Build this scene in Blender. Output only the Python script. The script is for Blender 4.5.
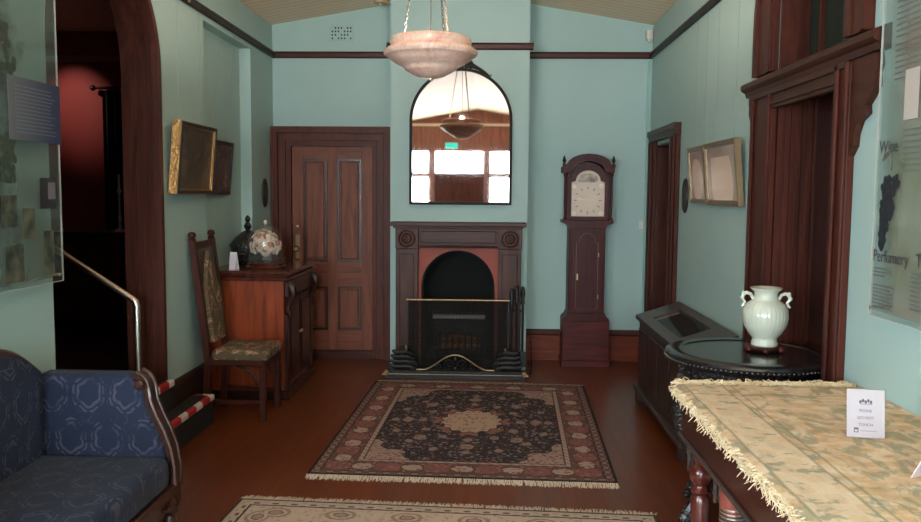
import bpy, bmesh, math, random
from mathutils import Matrix, Vector
random.seed(7)
for o in list(bpy.data.objects):
    bpy.data.objects.remove(o)
scn = bpy.context.scene
COL = scn.collection
PI = math.pi
R = math.radians

# ------------------------------------------------------------------ camera
F, CX, CY, H = 820.0, 460.5, 261.0, 1.65
VPX, VPY, ROLL = 490.0, 194.0, 0.008
yaw = math.atan((VPX - CX) / F)
pitch = math.atan((CY - VPY) / math.hypot(F, VPX - CX))
fw = Vector((-math.sin(yaw) * math.cos(pitch), math.cos(yaw) * math.cos(pitch), -math.sin(pitch)))
rt = fw.cross(Vector((0, 0, 1))).normalized()
up = rt.cross(fw)
rt2 = math.cos(ROLL) * rt + math.sin(ROLL) * up
up2 = -math.sin(ROLL) * rt + math.cos(ROLL) * up
cd = bpy.data.cameras.new('camera')
cam = bpy.data.objects.new('camera', cd)
COL.objects.link(cam)
cd.sensor_width = 36.0
cd.lens = F / 921.0 * 36.0
cd.clip_start = 0.05
m3 = Matrix((rt2, up2, -fw)).transposed()
cam.matrix_world = Matrix.Translation((0, 0, H)) @ m3.to_4x4()
scn.camera = cam

# ------------------------------------------------------------------ world, exposure
world = bpy.data.worlds.new('world')
scn.world = world
world.use_nodes = True
world.node_tree.nodes['Background'].inputs[0].default_value = (0.55, 0.7, 0.9, 1)
world.node_tree.nodes['Background'].inputs[1].default_value = 0.6
vs = scn.view_settings
vs.view_transform = 'Standard'
vs.look = 'None'
vs.gamma = 1.0
vs.use_curve_mapping = False
vs.exposure = 0.74
WINDOW_POWER = 36.0      # radiance of the daylit front panes
BOWL_FILL_W = 34.0            # unseen warm bulb added in the bowl to brighten the ceiling
SIDE_FILL_POWER = 13.0        # radiance of the added, unseen side window
SPOT_W = 26.0            # spotlight in the red room

# ------------------------------------------------------------------ shader helper
class X:
    """float socket with arithmetic"""
    def __init__(s, g, sock): s.g, s.s = g, sock
    def _b(s, op, o, sw=False):
        n = s.g.nt.nodes.new('ShaderNodeMath'); n.operation = op
        a, b = (o, s) if sw else (s, o)
        for i, v in enumerate((a, b)):
            if isinstance(v, X): s.g.nt.links.new(v.s, n.inputs[i])
            elif v is not None: n.inputs[i].default_value = v
        return X(s.g, n.outputs[0])
    def __add__(s, o): return s._b('ADD', o)
    __radd__ = __add__
    def __sub__(s, o): return s._b('SUBTRACT', o)
    def __rsub__(s, o): return s._b('SUBTRACT', o, True)
    def __mul__(s, o): return s._b('MULTIPLY', o)
    __rmul__ = __mul__
    def __truediv__(s, o): return s._b('DIVIDE', o)
    def __gt__(s, o): return s._b('GREATER_THAN', o)
    def __lt__(s, o): return s._b('LESS_THAN', o)
    def mod(s, o): return s._b('FLOORED_MODULO', o)
    def min(s, o): return s._b('MINIMUM', o)
    def max(s, o): return s._b('MAXIMUM', o)
    def pow(s, o): return s._b('POWER', o)
    def atan2(s, o): return s._b('ARCTAN2', o)
    def abs(s): return s._b('ABSOLUTE', None)
    def sqrt(s): return s._b('SQRT', None)
    def sin(s): return s._b('SINE', None)
    def cos(s): return s._b('COSINE', None)
    def floor(s): return s._b('FLOOR', None)
    def step(s, a, b): return s.g.maprange(s, a, b)

class G:
    def __init__(g, nt):
        g.nt = nt
        tc = nt.nodes.new('ShaderNodeTexCoord')
        g.vec = tc.outputs['Object']
        sp = nt.nodes.new('ShaderNodeSeparateXYZ')
        nt.links.new(g.vec, sp.inputs[0])
        g.x, g.y, g.z = (X(g, sp.outputs[i]) for i in range(3))
    def maprange(g, v, a, b):
        n = g.nt.nodes.new('ShaderNodeMapRange')
        g.nt.links.new(v.s, n.inputs[0]); n.inputs[1].default_value = a; n.inputs[2].default_value = b
        return X(g, n.outputs[0])
    def comb(g, *v):
        n = g.nt.nodes.new('ShaderNodeCombineXYZ')
        for i, a in enumerate(v):
            if isinstance(a, X): g.nt.links.new(a.s, n.inputs[i])
            else: n.inputs[i].default_value = a
        return n.outputs[0]
    def scaled(g, sx, sy, sz): return g.comb(g.x * sx, g.y * sy, g.z * sz)
    def noise(g, scale, detail=3.0, rough=0.55, vec=None, dist=0.0):
        n = g.nt.nodes.new('ShaderNodeTexNoise')
        g.nt.links.new(vec or g.vec, n.inputs['Vector'])
        n.inputs['Scale'].default_value = scale; n.inputs['Detail'].default_value = detail
        n.inputs['Roughness'].default_value = rough; n.inputs['Distortion'].default_value = dist
        return X(g, n.outputs[0])
    def voro(g, scale, vec=None, feature='F1', out='Distance'):
        n = g.nt.nodes.new('ShaderNodeTexVoronoi'); n.feature = feature
        g.nt.links.new(vec or g.vec, n.inputs['Vector']); n.inputs['Scale'].default_value = scale
        return X(g, n.outputs[out])
    def rgb(g, c):
        n = g.nt.nodes.new('ShaderNodeRGB'); n.outputs[0].default_value = (*c[:3], 1); return n.outputs[0]
    def mix(g, a, b, f):
        n = g.nt.nodes.new('ShaderNodeMix'); n.data_type = 'RGBA'; n.clamp_factor = True
        for i, v in ((6, a), (7, b)):
            if isinstance(v, tuple): n.inputs[i].default_value = (*v[:3], 1)
            else: g.nt.links.new(v, n.inputs[i])
        if isinstance(f, X): g.nt.links.new(f.s, n.inputs[0])
        else: n.inputs[0].default_value = f
        return n.outputs[2]
    def ramp(g, f, stops):
        n = g.nt.nodes.new('ShaderNodeValToRGB'); e = n.color_ramp.elements
        while len(e) < len(stops): e.new(0.5)
        for k, (p, c) in enumerate(stops):
            e[k].position = p; e[k].color = (*c[:3], 1)
        g.nt.links.new(f.s, n.inputs[0])
        return n.outputs[0]

MATS = {}
def mat(name, fn, rough=0.5, metal=0.0, bump=None, bump_s=0.3, bump_d=0.01, coat=0.0, spec=0.5, sheen=0.0):
    m = bpy.data.materials.new(name); m.use_nodes = True
    nt = m.node_tree; b = nt.nodes['Principled BSDF']; g = G(nt)
    c = fn(g) if callable(fn) else fn
    if isinstance(c, tuple): b.inputs['Base Color'].default_value = (*c[:3], 1)
    else: nt.links.new(c, b.inputs['Base Color'])
    if callable(rough): nt.links.new(rough(g).s, b.inputs['Roughness'])
    else: b.inputs['Roughness'].default_value = rough
    b.inputs['Metallic'].default_value = metal
    b.inputs['Coat Weight'].default_value = coat
    b.inputs['Coat Roughness'].default_value = 0.15
    b.inputs['Specular IOR Level'].default_value = spec
    b.inputs['Sheen Weight'].default_value = sheen
    if bump:
        n = nt.nodes.new('ShaderNodeBump'); n.inputs['Strength'].default_value = bump_s
        n.inputs['Distance'].default_value = bump_d
        nt.links.new(bump(g).s, n.inputs['Height']); nt.links.new(n.outputs[0], b.inputs['Normal'])
    MATS[name] = m
    return m

def srgb(r, g, b):
    f = lambda v: (v / 255 / 12.92) if v / 255 <= 0.04045 else ((v / 255 + 0.055) / 1.055) ** 2.4
    return (f(r), f(g), f(b))
def mul(c, k): return tuple(min(1, v * k) for v in c)

def wood(name, c, axis='z', rough=0.35, coat=0.15, k=1.0, bump_s=0.08, spec=0.4):
    if any(q in name for q in ('door', 'trim', 'clock', 'mantel', 'rail', 'arch', 'base', 'chair')): spec, coat, rough = 0.22, 0.0, max(rough, .42)
    def fn(g):
        s = {'x': (1.2, 14, 14), 'y': (14, 1.2, 14), 'z': (14, 14, 1.2)}[axis]
        v = g.scaled(*s)
        n = g.noise(1.6 * k, 5, 0.6, v, 0.8)
        n2 = g.noise(9 * k, 3, 0.6, v)
        return g.mix(g.ramp(n, [(0.3, mul(c, 0.55)), (0.5, c), (0.72, mul(c, 1.45))]), mul(c, 0.6), (n2.step(0.55, 0.75)) * 0.35)
    return mat(name, fn, rough, coat=coat, bump=lambda g: g.noise(30, 2, 0.5, g.scaled(*{'x': (.1, 1, 1), 'y': (1, .1, 1), 'z': (1, 1, .1)}[axis])), bump_s=bump_s, bump_d=0.002, spec=spec)

# ------------------------------------------------------------------ mesh helper
class MB:
    def __init__(s): s.v = []; s.f = []
    def add(s, vs, fs, M=None):
        o = len(s.v)
        s.v += [tuple(M @ Vector(v)) if M is not None else tuple(v) for v in vs]
        s.f += [tuple(i + o for i in f) for f in fs]
        return s
    def box(s, x0, x1, y0, y1, z0, z1, b=0.0, M=None):
        if x1 < x0: x0, x1 = x1, x0
        if y1 < y0: y0, y1 = y1, y0
        if z1 < z0: z0, z1 = z1, z0
        if b <= 0:
            vs = [(x, y, z) for z in (z0, z1) for y in (y0, y1) for x in (x0, x1)]
            return s.add(vs, [(0, 2, 3, 1), (4, 5, 7, 6), (0, 1, 5, 4), (2, 6, 7, 3), (0, 4, 6, 2), (1, 3, 7, 5)], M)
        b = min(b, .49 * min(x1 - x0, y1 - y0, z1 - z0))
        bm = bmesh.new(); bmesh.ops.create_cube(bm, size=1)
        for v in bm.verts:
            v.co = Vector(((x0 + x1) / 2 + v.co.x * (x1 - x0), (y0 + y1) / 2 + v.co.y * (y1 - y0), (z0 + z1) / 2 + v.co.z * (z1 - z0)))
        bmesh.ops.bevel(bm, geom=bm.edges[:], offset=b, segments=(1 if b < 0.012 else 3), affect='EDGES', profile=0.5)
        bm.verts.index_update()
        s.add([v.co.copy() for v in bm.verts], [[v.index for v in f.verts] for f in bm.faces], M)
        bm.free(); return s
    def prism(s, poly, axis, a0, a1, M=None):
        def p(u, w, a): return {'x': (a, u, w), 'y': (u, a, w), 'z': (u, w, a)}[axis]
        n = len(poly)
        vs = [p(u, w, a0) for u, w in poly] + [p(u, w, a1) for u, w in poly]
        fs = [tuple(range(n)), tuple(range(2 * n - 1, n - 1, -1))]
        fs += [(i, i + n, (i + 1) % n + n, (i + 1) % n) for i in range(n)]
        return s.add(vs, fs, M)
    def ring(s, outer, inner, axis, a0, a1, closed=True, M=None):
        def p(u, w, a): return {'x': (a, u, w), 'y': (u, a, w), 'z': (u, w, a)}[axis]
        n = len(outer)
        vs = []
        for pl, a in ((outer, a0), (inner, a0), (inner, a1), (outer, a1)):
            vs += [p(u, w, a) for u, w in pl]
        fs = []
        for i in range(n if closed else n - 1):
            j = (i + 1) % n
            for k in range(4):
                k2 = (k + 1) % 4
                fs.append((k * n + i, k * n + j, k2 * n + j, k2 * n + i))
        if not closed:
            fs += [(0, n, 2 * n, 3 * n), (n - 1, 4 * n - 1, 3 * n - 1, 2 * n - 1)]
        return s.add(vs, fs, M)
    def lathe(s, prof, n=24, c=(0, 0, 0), M=None, rib=None):
        vs = []; fs = []
        m = len(prof)
        for j, (r, z) in enumerate(prof):
            for i in range(n):
                a = 2 * PI * i / n
                rr = max(r, 1e-4) * (1 + (rib(a, z) if rib else 0))
                vs.append((c[0] + rr * math.cos(a), c[1] + rr * math.sin(a), c[2] + z))
        for j in range(m - 1):
            for i in range(n):
                k = (i + 1) % n
                fs.append((j * n + i, j * n + k, (j + 1) * n + k, (j + 1) * n + i))
        fs.append(tuple(range(n - 1, -1, -1))); fs.append(tuple((m - 1) * n + i for i in range(n)))
        return s.add(vs, fs, M)
    def tube(s, pts, r, n=8, closed=False, M=None):
        pts = [Vector(p) for p in pts]; m = len(pts)
        rs = r if isinstance(r, (list, tuple)) else [r] * m
        vs = []; fs = []
        prev = None
        for j, p in enumerate(pts):
            if closed: t = pts[(j + 1) % m] - pts[j - 1]
            else: t = pts[min(j + 1, m - 1)] - pts[max(j - 1, 0)]
            t.normalize()
            if prev is None:
                a = Vector((0, 0, 1)) if abs(t.z) < 0.9 else Vector((1, 0, 0))
                u = t.cross(a).normalized()
            else:
                u = (prev - t * prev.dot(t))
                u = u.normalized() if u.length > 1e-6 else t.orthogonal().normalized()
            prev = u; w = t.cross(u)
            for i in range(n):
                a = 2 * PI * i / n
                vs.append(p + (u * math.cos(a) + w * math.sin(a)) * rs[j])
        for j in range(m if closed else m - 1):
            k = (j + 1) % m
            for i in range(n):
                i2 = (i + 1) % n
                fs.append((j * n + i, j * n + i2, k * n + i2, k * n + i))
        if not closed:
            fs.append(tuple(range(n - 1, -1, -1))); fs.append(tuple((m - 1) * n + i for i in range(n)))
        return s.add(vs, fs, M)
    def ball(s, c, r, n=10, M=None):
        if not isinstance(r, (tuple, list)): r = (r, r, r)
        k = max(4, n // 2 + 1)
        vs = [(c[0], c[1], c[2] - r[2])]; fs = []
        for j in range(1, k):
            b = -PI / 2 + PI * j / k
            for i in range(n):
                a = 2 * PI * i / n
                vs.append((c[0] + r[0] * math.cos(b) * math.cos(a), c[1] + r[1] * math.cos(b) * math.sin(a), c[2] + r[2] * math.sin(b)))
        vs.append((c[0], c[1], c[2] + r[2])); T_ = len(vs) - 1
        for i in range(n):
            fs.append((0, 1 + (i + 1) % n, 1 + i)); fs.append((T_, T_ - n + i, T_ - n + (i + 1) % n))
        for j in range(k - 2):
            for i in range(n):
                a = 1 + j * n
                fs.append((a + i, a + (i + 1) % n, a + n + (i + 1) % n, a + n + i))
        return s.add(vs, fs, M)
    def build(s, name, m, parent=None, ang=35, stuff=False):
        me = bpy.data.meshes.new(name)
        me.from_pydata(s.v, [], s.f); me.update()
        bm = bmesh.new(); bm.from_mesh(me)
        bmesh.ops.recalc_face_normals(bm, faces=bm.faces)
        ng = [f for f in bm.faces if len(f.verts) > 6]
        if ng: bmesh.ops.triangulate(bm, faces=ng)
        bm.to_mesh(me); bm.free()
        for p in me.polygons: p.use_smooth = True
        me.set_sharp_from_angle(angle=R(ang))
        me.materials.append(m)
        o = bpy.data.objects.new(name, me)
        COL.objects.link(o)
        if parent is not None: o.parent = parent
        if stuff: o['kind'] = 'stuff'
        return o

def tag(o, label, cat, group=None):
    o['label'] = label; o['category'] = cat
    if group: o['group'] = group
    return o
def thing(name, label, cat, loc=(0, 0, 0), rz=0.0, group=None):
    o = bpy.data.objects.new(name, None); COL.objects.link(o)
    o.empty_display_size = 0.1
    o.location = loc; o.rotation_euler = (0, 0, rz)
    return tag(o, label, cat, group)
def struct(o, label=None):
    o['kind'] = 'structure'
    if label: o['label'] = label
    return o
def sempty(name, label=None, loc=(0, 0, 0)):
    o = bpy.data.objects.new(name, None); COL.objects.link(o); o.location = loc
    return struct(o, label)
def arch(u0, u1, zs, n=20, rise=None):
    """points from (u1,zs) over the top to (u0,zs)"""
    c = (u0 + u1) / 2; r = (u1 - u0) / 2; h = rise or r
    return [(c + r * math.cos(PI * i / n), zs + h * math.sin(PI * i / n)) for i in range(n + 1)]
def text_mesh(name, body, size, m, parent, M, depth=0.0006, align='LEFT'):
    cu = bpy.data.curves.new(name, 'FONT'); cu.body = body; cu.size = size; cu.extrude = depth; cu.align_x = align
    t = bpy.data.objects.new(name + '_tmp', cu); COL.objects.link(t)
    dg = bpy.context.evaluated_depsgraph_get()
    me = bpy.data.meshes.new_from_object(t.evaluated_get(dg))
    bpy.data.objects.remove(t)
    me.transform(M); me.materials.clear(); me.materials.append(m); me.name = name
    o = bpy.data.objects.new(name, me); COL.objects.link(o); o.parent = parent
    return o

# ------------------------------------------------------------------ materials
TEAL = srgb(168, 194, 189)
paint = mat('teal_paint', lambda g: g.mix(g.mix(mul(TEAL, 0.94), mul(TEAL, 1.05), g.noise(1.3, 4)), mul(TEAL, 0.85), g.noise(6, 5).step(.6, .85) * 0.3),
            0.62, bump=lambda g: g.noise(90, 3), bump_s=0.08, bump_d=0.003)
red_paint = mat('red_paint', lambda g: g.mix(srgb(122, 40, 42), srgb(138, 50, 50), g.noise(2)), 0.7)
def ceil_fn(g):
    y = (g.y * 9.5).mod(1.0)
    line = (y < 0.09)
    tone = g.noise(3, 4, .6, g.scaled(0.8, 12, 1))
    c = g.mix(srgb(248, 214, 178), srgb(252, 230, 202), tone)
    return g.mix(c, srgb(188, 150, 118), line * 0.75)
boards = mat('ceiling_boards', ceil_fn, 0.55, bump=lambda g: ((g.y * 9.5).mod(1.0) > 0.09), bump_s=0.3, bump_d=0.006)
def floor_fn(g):
    bx_ = g.x / 0.105
    idx = bx_.floor()
    line = (bx_.mod(1.0) < 0.025)
    v = g.comb(g.x * 14 + idx * 3.1, g.y * 1.1 + idx * 7.7, 0.0)
    n = g.noise(1.4, 5, .6, v, .6)
    tone = g.noise(1.0, 0, .5, g.comb(idx * 5.37, 0.0, 0.0))
    c = g.ramp(n, [(0.25, srgb(88, 40, 18)), (0.5, srgb(108, 52, 25)), (0.75, srgb(122, 62, 31))])
    c = g.mix(c, srgb(88, 40, 20), tone.step(.35, .65) * 0.3)
    return g.mix(c, srgb(44, 17, 10), line * 0.55)
floor_m = mat('floor_boards', floor_fn, lambda g: g.noise(3, 2) * 0.04 + 0.29, coat=0.08, bump=lambda g: g.noise(3, 2, .5, g.scaled(9, .6, 1)), bump_s=0.03, bump_d=0.01)
MAH = srgb(112, 54, 42)
w_door = wood('door_wood', srgb(122, 70, 52), 'z', 0.45)
w_doorx = wood('door_wood_across', srgb(122, 70, 52), 'x', 0.45)
w_trim = wood('trim_wood', srgb(88, 41, 28), 'z', 0.45)
w_trimx = wood('trim_wood_x', srgb(100, 46, 36), 'x', 0.42)
w_traily = wood('rail_wood_y', srgb(46, 34, 30), 'y', 0.45)
w_railx = wood('rail_wood_x', srgb(70, 34, 28), 'x', 0.45)
w_base = wood('base_wood', srgb(112, 50, 30), 'x', 0.45, 0.0)
w_basedk = wood('base_wood_dark', srgb(48, 32, 26), 'y', 0.4)
w_rdoor = wood('red_door_wood', srgb(72, 32, 22), 'z', 0.38, 0.2)
w_rdoory = wood('red_door_wood_y', srgb(68, 36, 25), 'y', 0.38, 0.2)
w_arch = wood('arch_wood', srgb(78, 40, 32), 'z', 0.45, 0.1)
w_clock = wood('clock_mahogany', srgb(70, 25, 25), 'z', 0.3, 0.35)
w_clockx = wood('clock_mahogany_x', srgb(82, 30, 29), 'x', 0.3, 0.35)
w_mantel = wood('mantel_wood', srgb(76, 44, 36), 'z', 0.4, 0.15)
w_mantelx = wood('mantel_wood_x', srgb(76, 44, 36), 'x', 0.4, 0.15)
w_cab = wood('cabinet_cedar', srgb(138, 60, 30), 'z', 0.28, 0.35)
w_cabdk = wood('cabinet_dark', srgb(52, 22, 16), 'z', 0.3, 0.3)
w_caby = wood('cabinet_top_wood', srgb(78, 36, 24), 'y', 0.2, 0.5)
w_chair = wood('chair_wood', srgb(66, 30, 22), 'z', 0.35, 0.25)
w_case = wood('case_oak', srgb(52, 36, 30), 'z', 0.38, 0.15)
w_casey = wood('case_oak_y', srgb(66, 52, 46), 'y', 0.38, 0.15)
w_table = wood('table_mahogany', srgb(64, 24, 18), 'y', 0.25, 0.4)
w_tablez = wood('table_mahogany_z', srgb(84, 34, 26), 'z', 0.22, 0.5)
w_sofa = wood('sofa_walnut', srgb(62, 32, 22), 'y', 0.32, 0.15)
w_board = wood('front_wall_boards', srgb(140, 84, 64), 'z', 0.5, 0.05)
black = mat('black_iron', (0.012, 0.012, 0.013), 0.45, 0.3)
soot = mat('soot', (0.006, 0.006, 0.006), 0.9)
black_lac = mat('black_carved', lambda g: g.mix((0.008, 0.007, 0.007), (0.03, 0.022, 0.02), g.noise(20)), 0.25, coat=0.4,
                bump=lambda g: g.voro(55) + g.noise(70, 2) * .6, bump_s=0.9, bump_d=0.012)
black_top = mat('black_polish', (0.012, 0.011, 0.012), 0.2, coat=0.3)
brass = mat('brass', lambda g: g.mix((0.52, 0.36, 0.20), (0.66, 0.50, 0.32), g.noise(30)), 0.28, 1.0)
steel = mat('brushed_steel', (0.62, 0.56, 0.5), 0.3, 1.0)
gilt = mat('gilt', lambda g: g.mix((0.36, 0.17, 0.05), (0.6, 0.33, 0.12), g.noise(26, 4)), 0.4, 0.7, bump=lambda g: g.voro(60), bump_s=0.6, bump_d=0.006)
dull_gilt = mat('dull_gilt', lambda g: g.mix(srgb(120, 98, 72), srgb(150, 124, 92), g.noise(20)), 0.4, 0.35)
dark_frame = mat('ebony_frame', (0.02, 0.016, 0.013), 0.35)
white_card = mat('white_card', srgb(222, 208, 214), 0.6)
ink = mat('ink', srgb(96, 86, 110), 0.7)
ink_dark = mat('ink_dark', srgb(52, 46, 50), 0.7)
ink_mid = mat('ink_mid', srgb(98, 98, 94), 0.7)
white_plastic = mat('white_plastic', srgb(216, 208, 196), 0.4)
teal_plastic = mat('teal_plastic', srgb(150, 186, 178), 0.45)
brick_red = mat('painted_brick', lambda g: g.mix(srgb(142, 62, 48), srgb(164, 78, 60), g.noise(12, 4)), 0.6, bump=lambda g: g.noise(40), bump_s=.2)
def alab_fn(g):
    n = g.noise(5, 6, .65, None, 1.2)
    v = g.noise(9, 4, .6, None, 2.0)
    c = g.ramp(n, [(0.3, srgb(240, 190, 168)), (0.5, srgb(246, 214, 196)), (0.7, srgb(220, 160, 138))])
    return g.mix(c, srgb(170, 116, 98), ((v - 0.5).abs().step(0.05, 0.0)) * 0.25)
alab = mat('alabaster', alab_fn, 0.3)
b_ = alab.node_tree.nodes['Principled BSDF']
b_.inputs['Subsurface Weight'].default_value = 0.25
b_.inputs['Subsurface Radius'].default_value = (0.03, 0.02, 0.015)
nt_ = alab.node_tree
tr_ = nt_.nodes.new('ShaderNodeBsdfTranslucent'); tr_.inputs[0].default_value = (1.0, .86, .78, 1)
mx_ = nt_.nodes.new('ShaderNodeMixShader'); mx_.inputs[0].default_value = 0.02
nt_.links.new(b_.outputs[0], mx_.inputs[1]); nt_.links.new(tr_.outputs[0], mx_.inputs[2])
nt_.links.new(mx_.outputs[0], nt_.nodes['Material Output'].inputs[0])
celadon = mat('celadon', lambda g: g.mix(srgb(194, 198, 180), srgb(206, 208, 192), g.noise(8)), 0.18, coat=0.5)
curtain_m = mat('dark_curtain', (0.03, 0.02, 0.02), 0.9)
mirror_m = mat('mirror_silver', (0.48, 0.42, 0.40), 0.02, 1.0)
tape_m = mat('hazard_tape', lambda g: g.mix(srgb(170, 28, 30), srgb(230, 220, 215), ((g.y * 1.0 + g.x * 1.0).mod(0.27) > 0.15)), 0.45)
rubber = mat('black_rubber', (0.014, 0.013, 0.013), 0.7, bump=lambda g: g.noise(60), bump_s=.2)
fringe_m = mat('cream_fringe', lambda g: g.mix(srgb(206, 178, 134), srgb(236, 218, 184), g.noise(12)), 0.9)
rugfringe_m = mat('rug_fringe', lambda g: g.mix(srgb(196, 176, 152), srgb(226, 212, 192), g.noise(14)), 0.95)
def emit(name, c, s):
    m = bpy.data.materials.new(name); m.use_nodes = True
    nt = m.node_tree; nt.nodes.clear()
    e = nt.nodes.new('ShaderNodeEmission'); e.inputs[0].default_value = (*c, 1); e.inputs[1].default_value = s
    o = nt.nodes.new('ShaderNodeOutputMaterial'); nt.links.new(e.outputs[0], o.inputs[0])
    return m
day_pane = emit('daylit_pane', (0.82, 0.95, 1.0), WINDOW_POWER)
fill_pane = emit('fill_pane', (0.78, 0.92, 1.05), SIDE_FILL_POWER)
exit_green = emit('exit_sign_green', (0.05, 0.75, 0.55), 1.5)
fill_bulb_m = emit('added_warm_bulb', (1.0, 0.78, 0.52), 4.0)
def see_through(name, tint, opac, col, rough=0.05, gloss=0.5):
    """clear sheet: tinted transparency under a fresnel gloss, with `opac` of solid colour"""
    m = bpy.data.materials.new(name); m.use_nodes = True
    nt = m.node_tree; nt.nodes.clear(); L = nt.links
    t = nt.nodes.new('ShaderNodeBsdfTransparent'); t.inputs[0].default_value = (*tint, 1)
    d = nt.nodes.new('ShaderNodeBsdfDiffuse')
    g = G(nt)
    c = col(g) if callable(col) else col
    if isinstance(c, tuple): d.inputs[0].default_value = (*c, 1)
    else: L.new(c, d.inputs[0])
    a = nt.nodes.new('ShaderNodeMixShader')
    if callable(opac): L.new(opac(g).s, a.inputs[0])
    else: a.inputs[0].default_value = opac
    L.new(t.outputs[0], a.inputs[1]); L.new(d.outputs[0], a.inputs[2])
    out = nt.nodes.new('ShaderNodeOutputMaterial')
    if rough is None:
        L.new(a.outputs[0], out.inputs[0]); return m
    gl = nt.nodes.new('ShaderNodeBsdfGlossy'); gl.inputs['Roughness'].default_value = rough
    lw = nt.nodes.new('ShaderNodeLayerWeight'); lw.inputs[0].default_value = 0.5
    fr = nt.nodes.new('ShaderNodeMath'); fr.operation = 'MULTIPLY_ADD'
    fp_ = nt.nodes.new('ShaderNodeMath'); fp_.operation = 'POWER'; fp_.inputs[1].default_value = 5.0
    L.new(lw.outputs['Facing'], fp_.inputs[0]); L.new(fp_.outputs[0], fr.inputs[0])
    fr.inputs[1].default_value = gloss; fr.inputs[2].default_value = 0.03
    b = nt.nodes.new('ShaderNodeMixShader')
    L.new(fr.outputs[0], b.inputs[0]); L.new(a.outputs[0], b.inputs[1]); L.new(gl.outputs[0], b.inputs[2])
    L.new(b.outputs[0], out.inputs[0])
    return m
perspex = see_through('perspex', (0.9, 0.93, 0.92), 0.04, (0.7, 0.75, 0.74), 0.06)
perspex_edge = mat('perspex_edge', srgb(222, 214, 204), 0.25, coat=.5)
dome_glass = see_through('dome_glass', (0.96, 0.97, 0.96), 0.035, (.9, .9, .9), 0.02)
fan_glass = see_through('fan_glass', (0.35, 0.42, 0.36), 0.55, srgb(52, 62, 52), 0.08)
case_glass = see_through('case_glass', (0.9, 0.9, 0.9), 0.0, (1, 1, 1), 0.03, 0.12)
screen_mesh = see_through('fire_screen_mesh', (0.9, 0.9, 0.9), lambda g: (((g.x * 260).sin() * (g.z * 260).sin()).abs() < 0.28) * 0.4 + 0.24, (0.03, 0.027, 0.025), None)

# damask: wreath rings in thread a little lighter than the ground
def damask(name, a, b):
    def fn(g):
        ax = {'x': g.x, 'y': g.y, 'z': g.z}
        u, v = ax[a], ax[b]
        wob = g.noise(16, 3) - 0.5
        pu, pv = 0.17, 0.21
        row = (v / pv).floor()
        cu = (u + row * (pu / 2)).mod(pu) - pu / 2
        cv = v.mod(pv) - pv / 2
        th = cu.atan2(cv)
        r = (cu * cu + cv * cv * 0.7).sqrt() + wob * 0.03
        ring = ((r - (th * 6).cos() * 0.004 - 0.052).abs() < 0.0055)
        leaf = ((r - 0.066 - (th * 3).cos().abs() * 0.008).abs() < 0.004) * ((th * 4.5).cos().abs() > .35)
        fil = ((wob + (u * 42).sin() * 0.12 + (v * 36).cos() * .06).abs() < 0.016) * (r > 0.082)
        ground = g.mix(srgb(31, 38, 57), srgb(41, 49, 72), g.noise(5))
        p = ring.max(leaf).max(fil * 0.5)
        return g.mix(ground, srgb(96, 94, 108), p * g.noise(13, 2).step(.38, .55) * 0.45)
    return mat(name, fn, 0.8, spec=0.2, sheen=0.05, bump=lambda g: g.noise(220, 2), bump_s=0.25, bump_d=0.002)
dam_xz = damask('blue_damask_xz', 'x', 'z')
dam_xy = damask('blue_damask_xy', 'x', 'y')
dam_yz = damask('blue_damask_yz', 'y', 'z')

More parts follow.
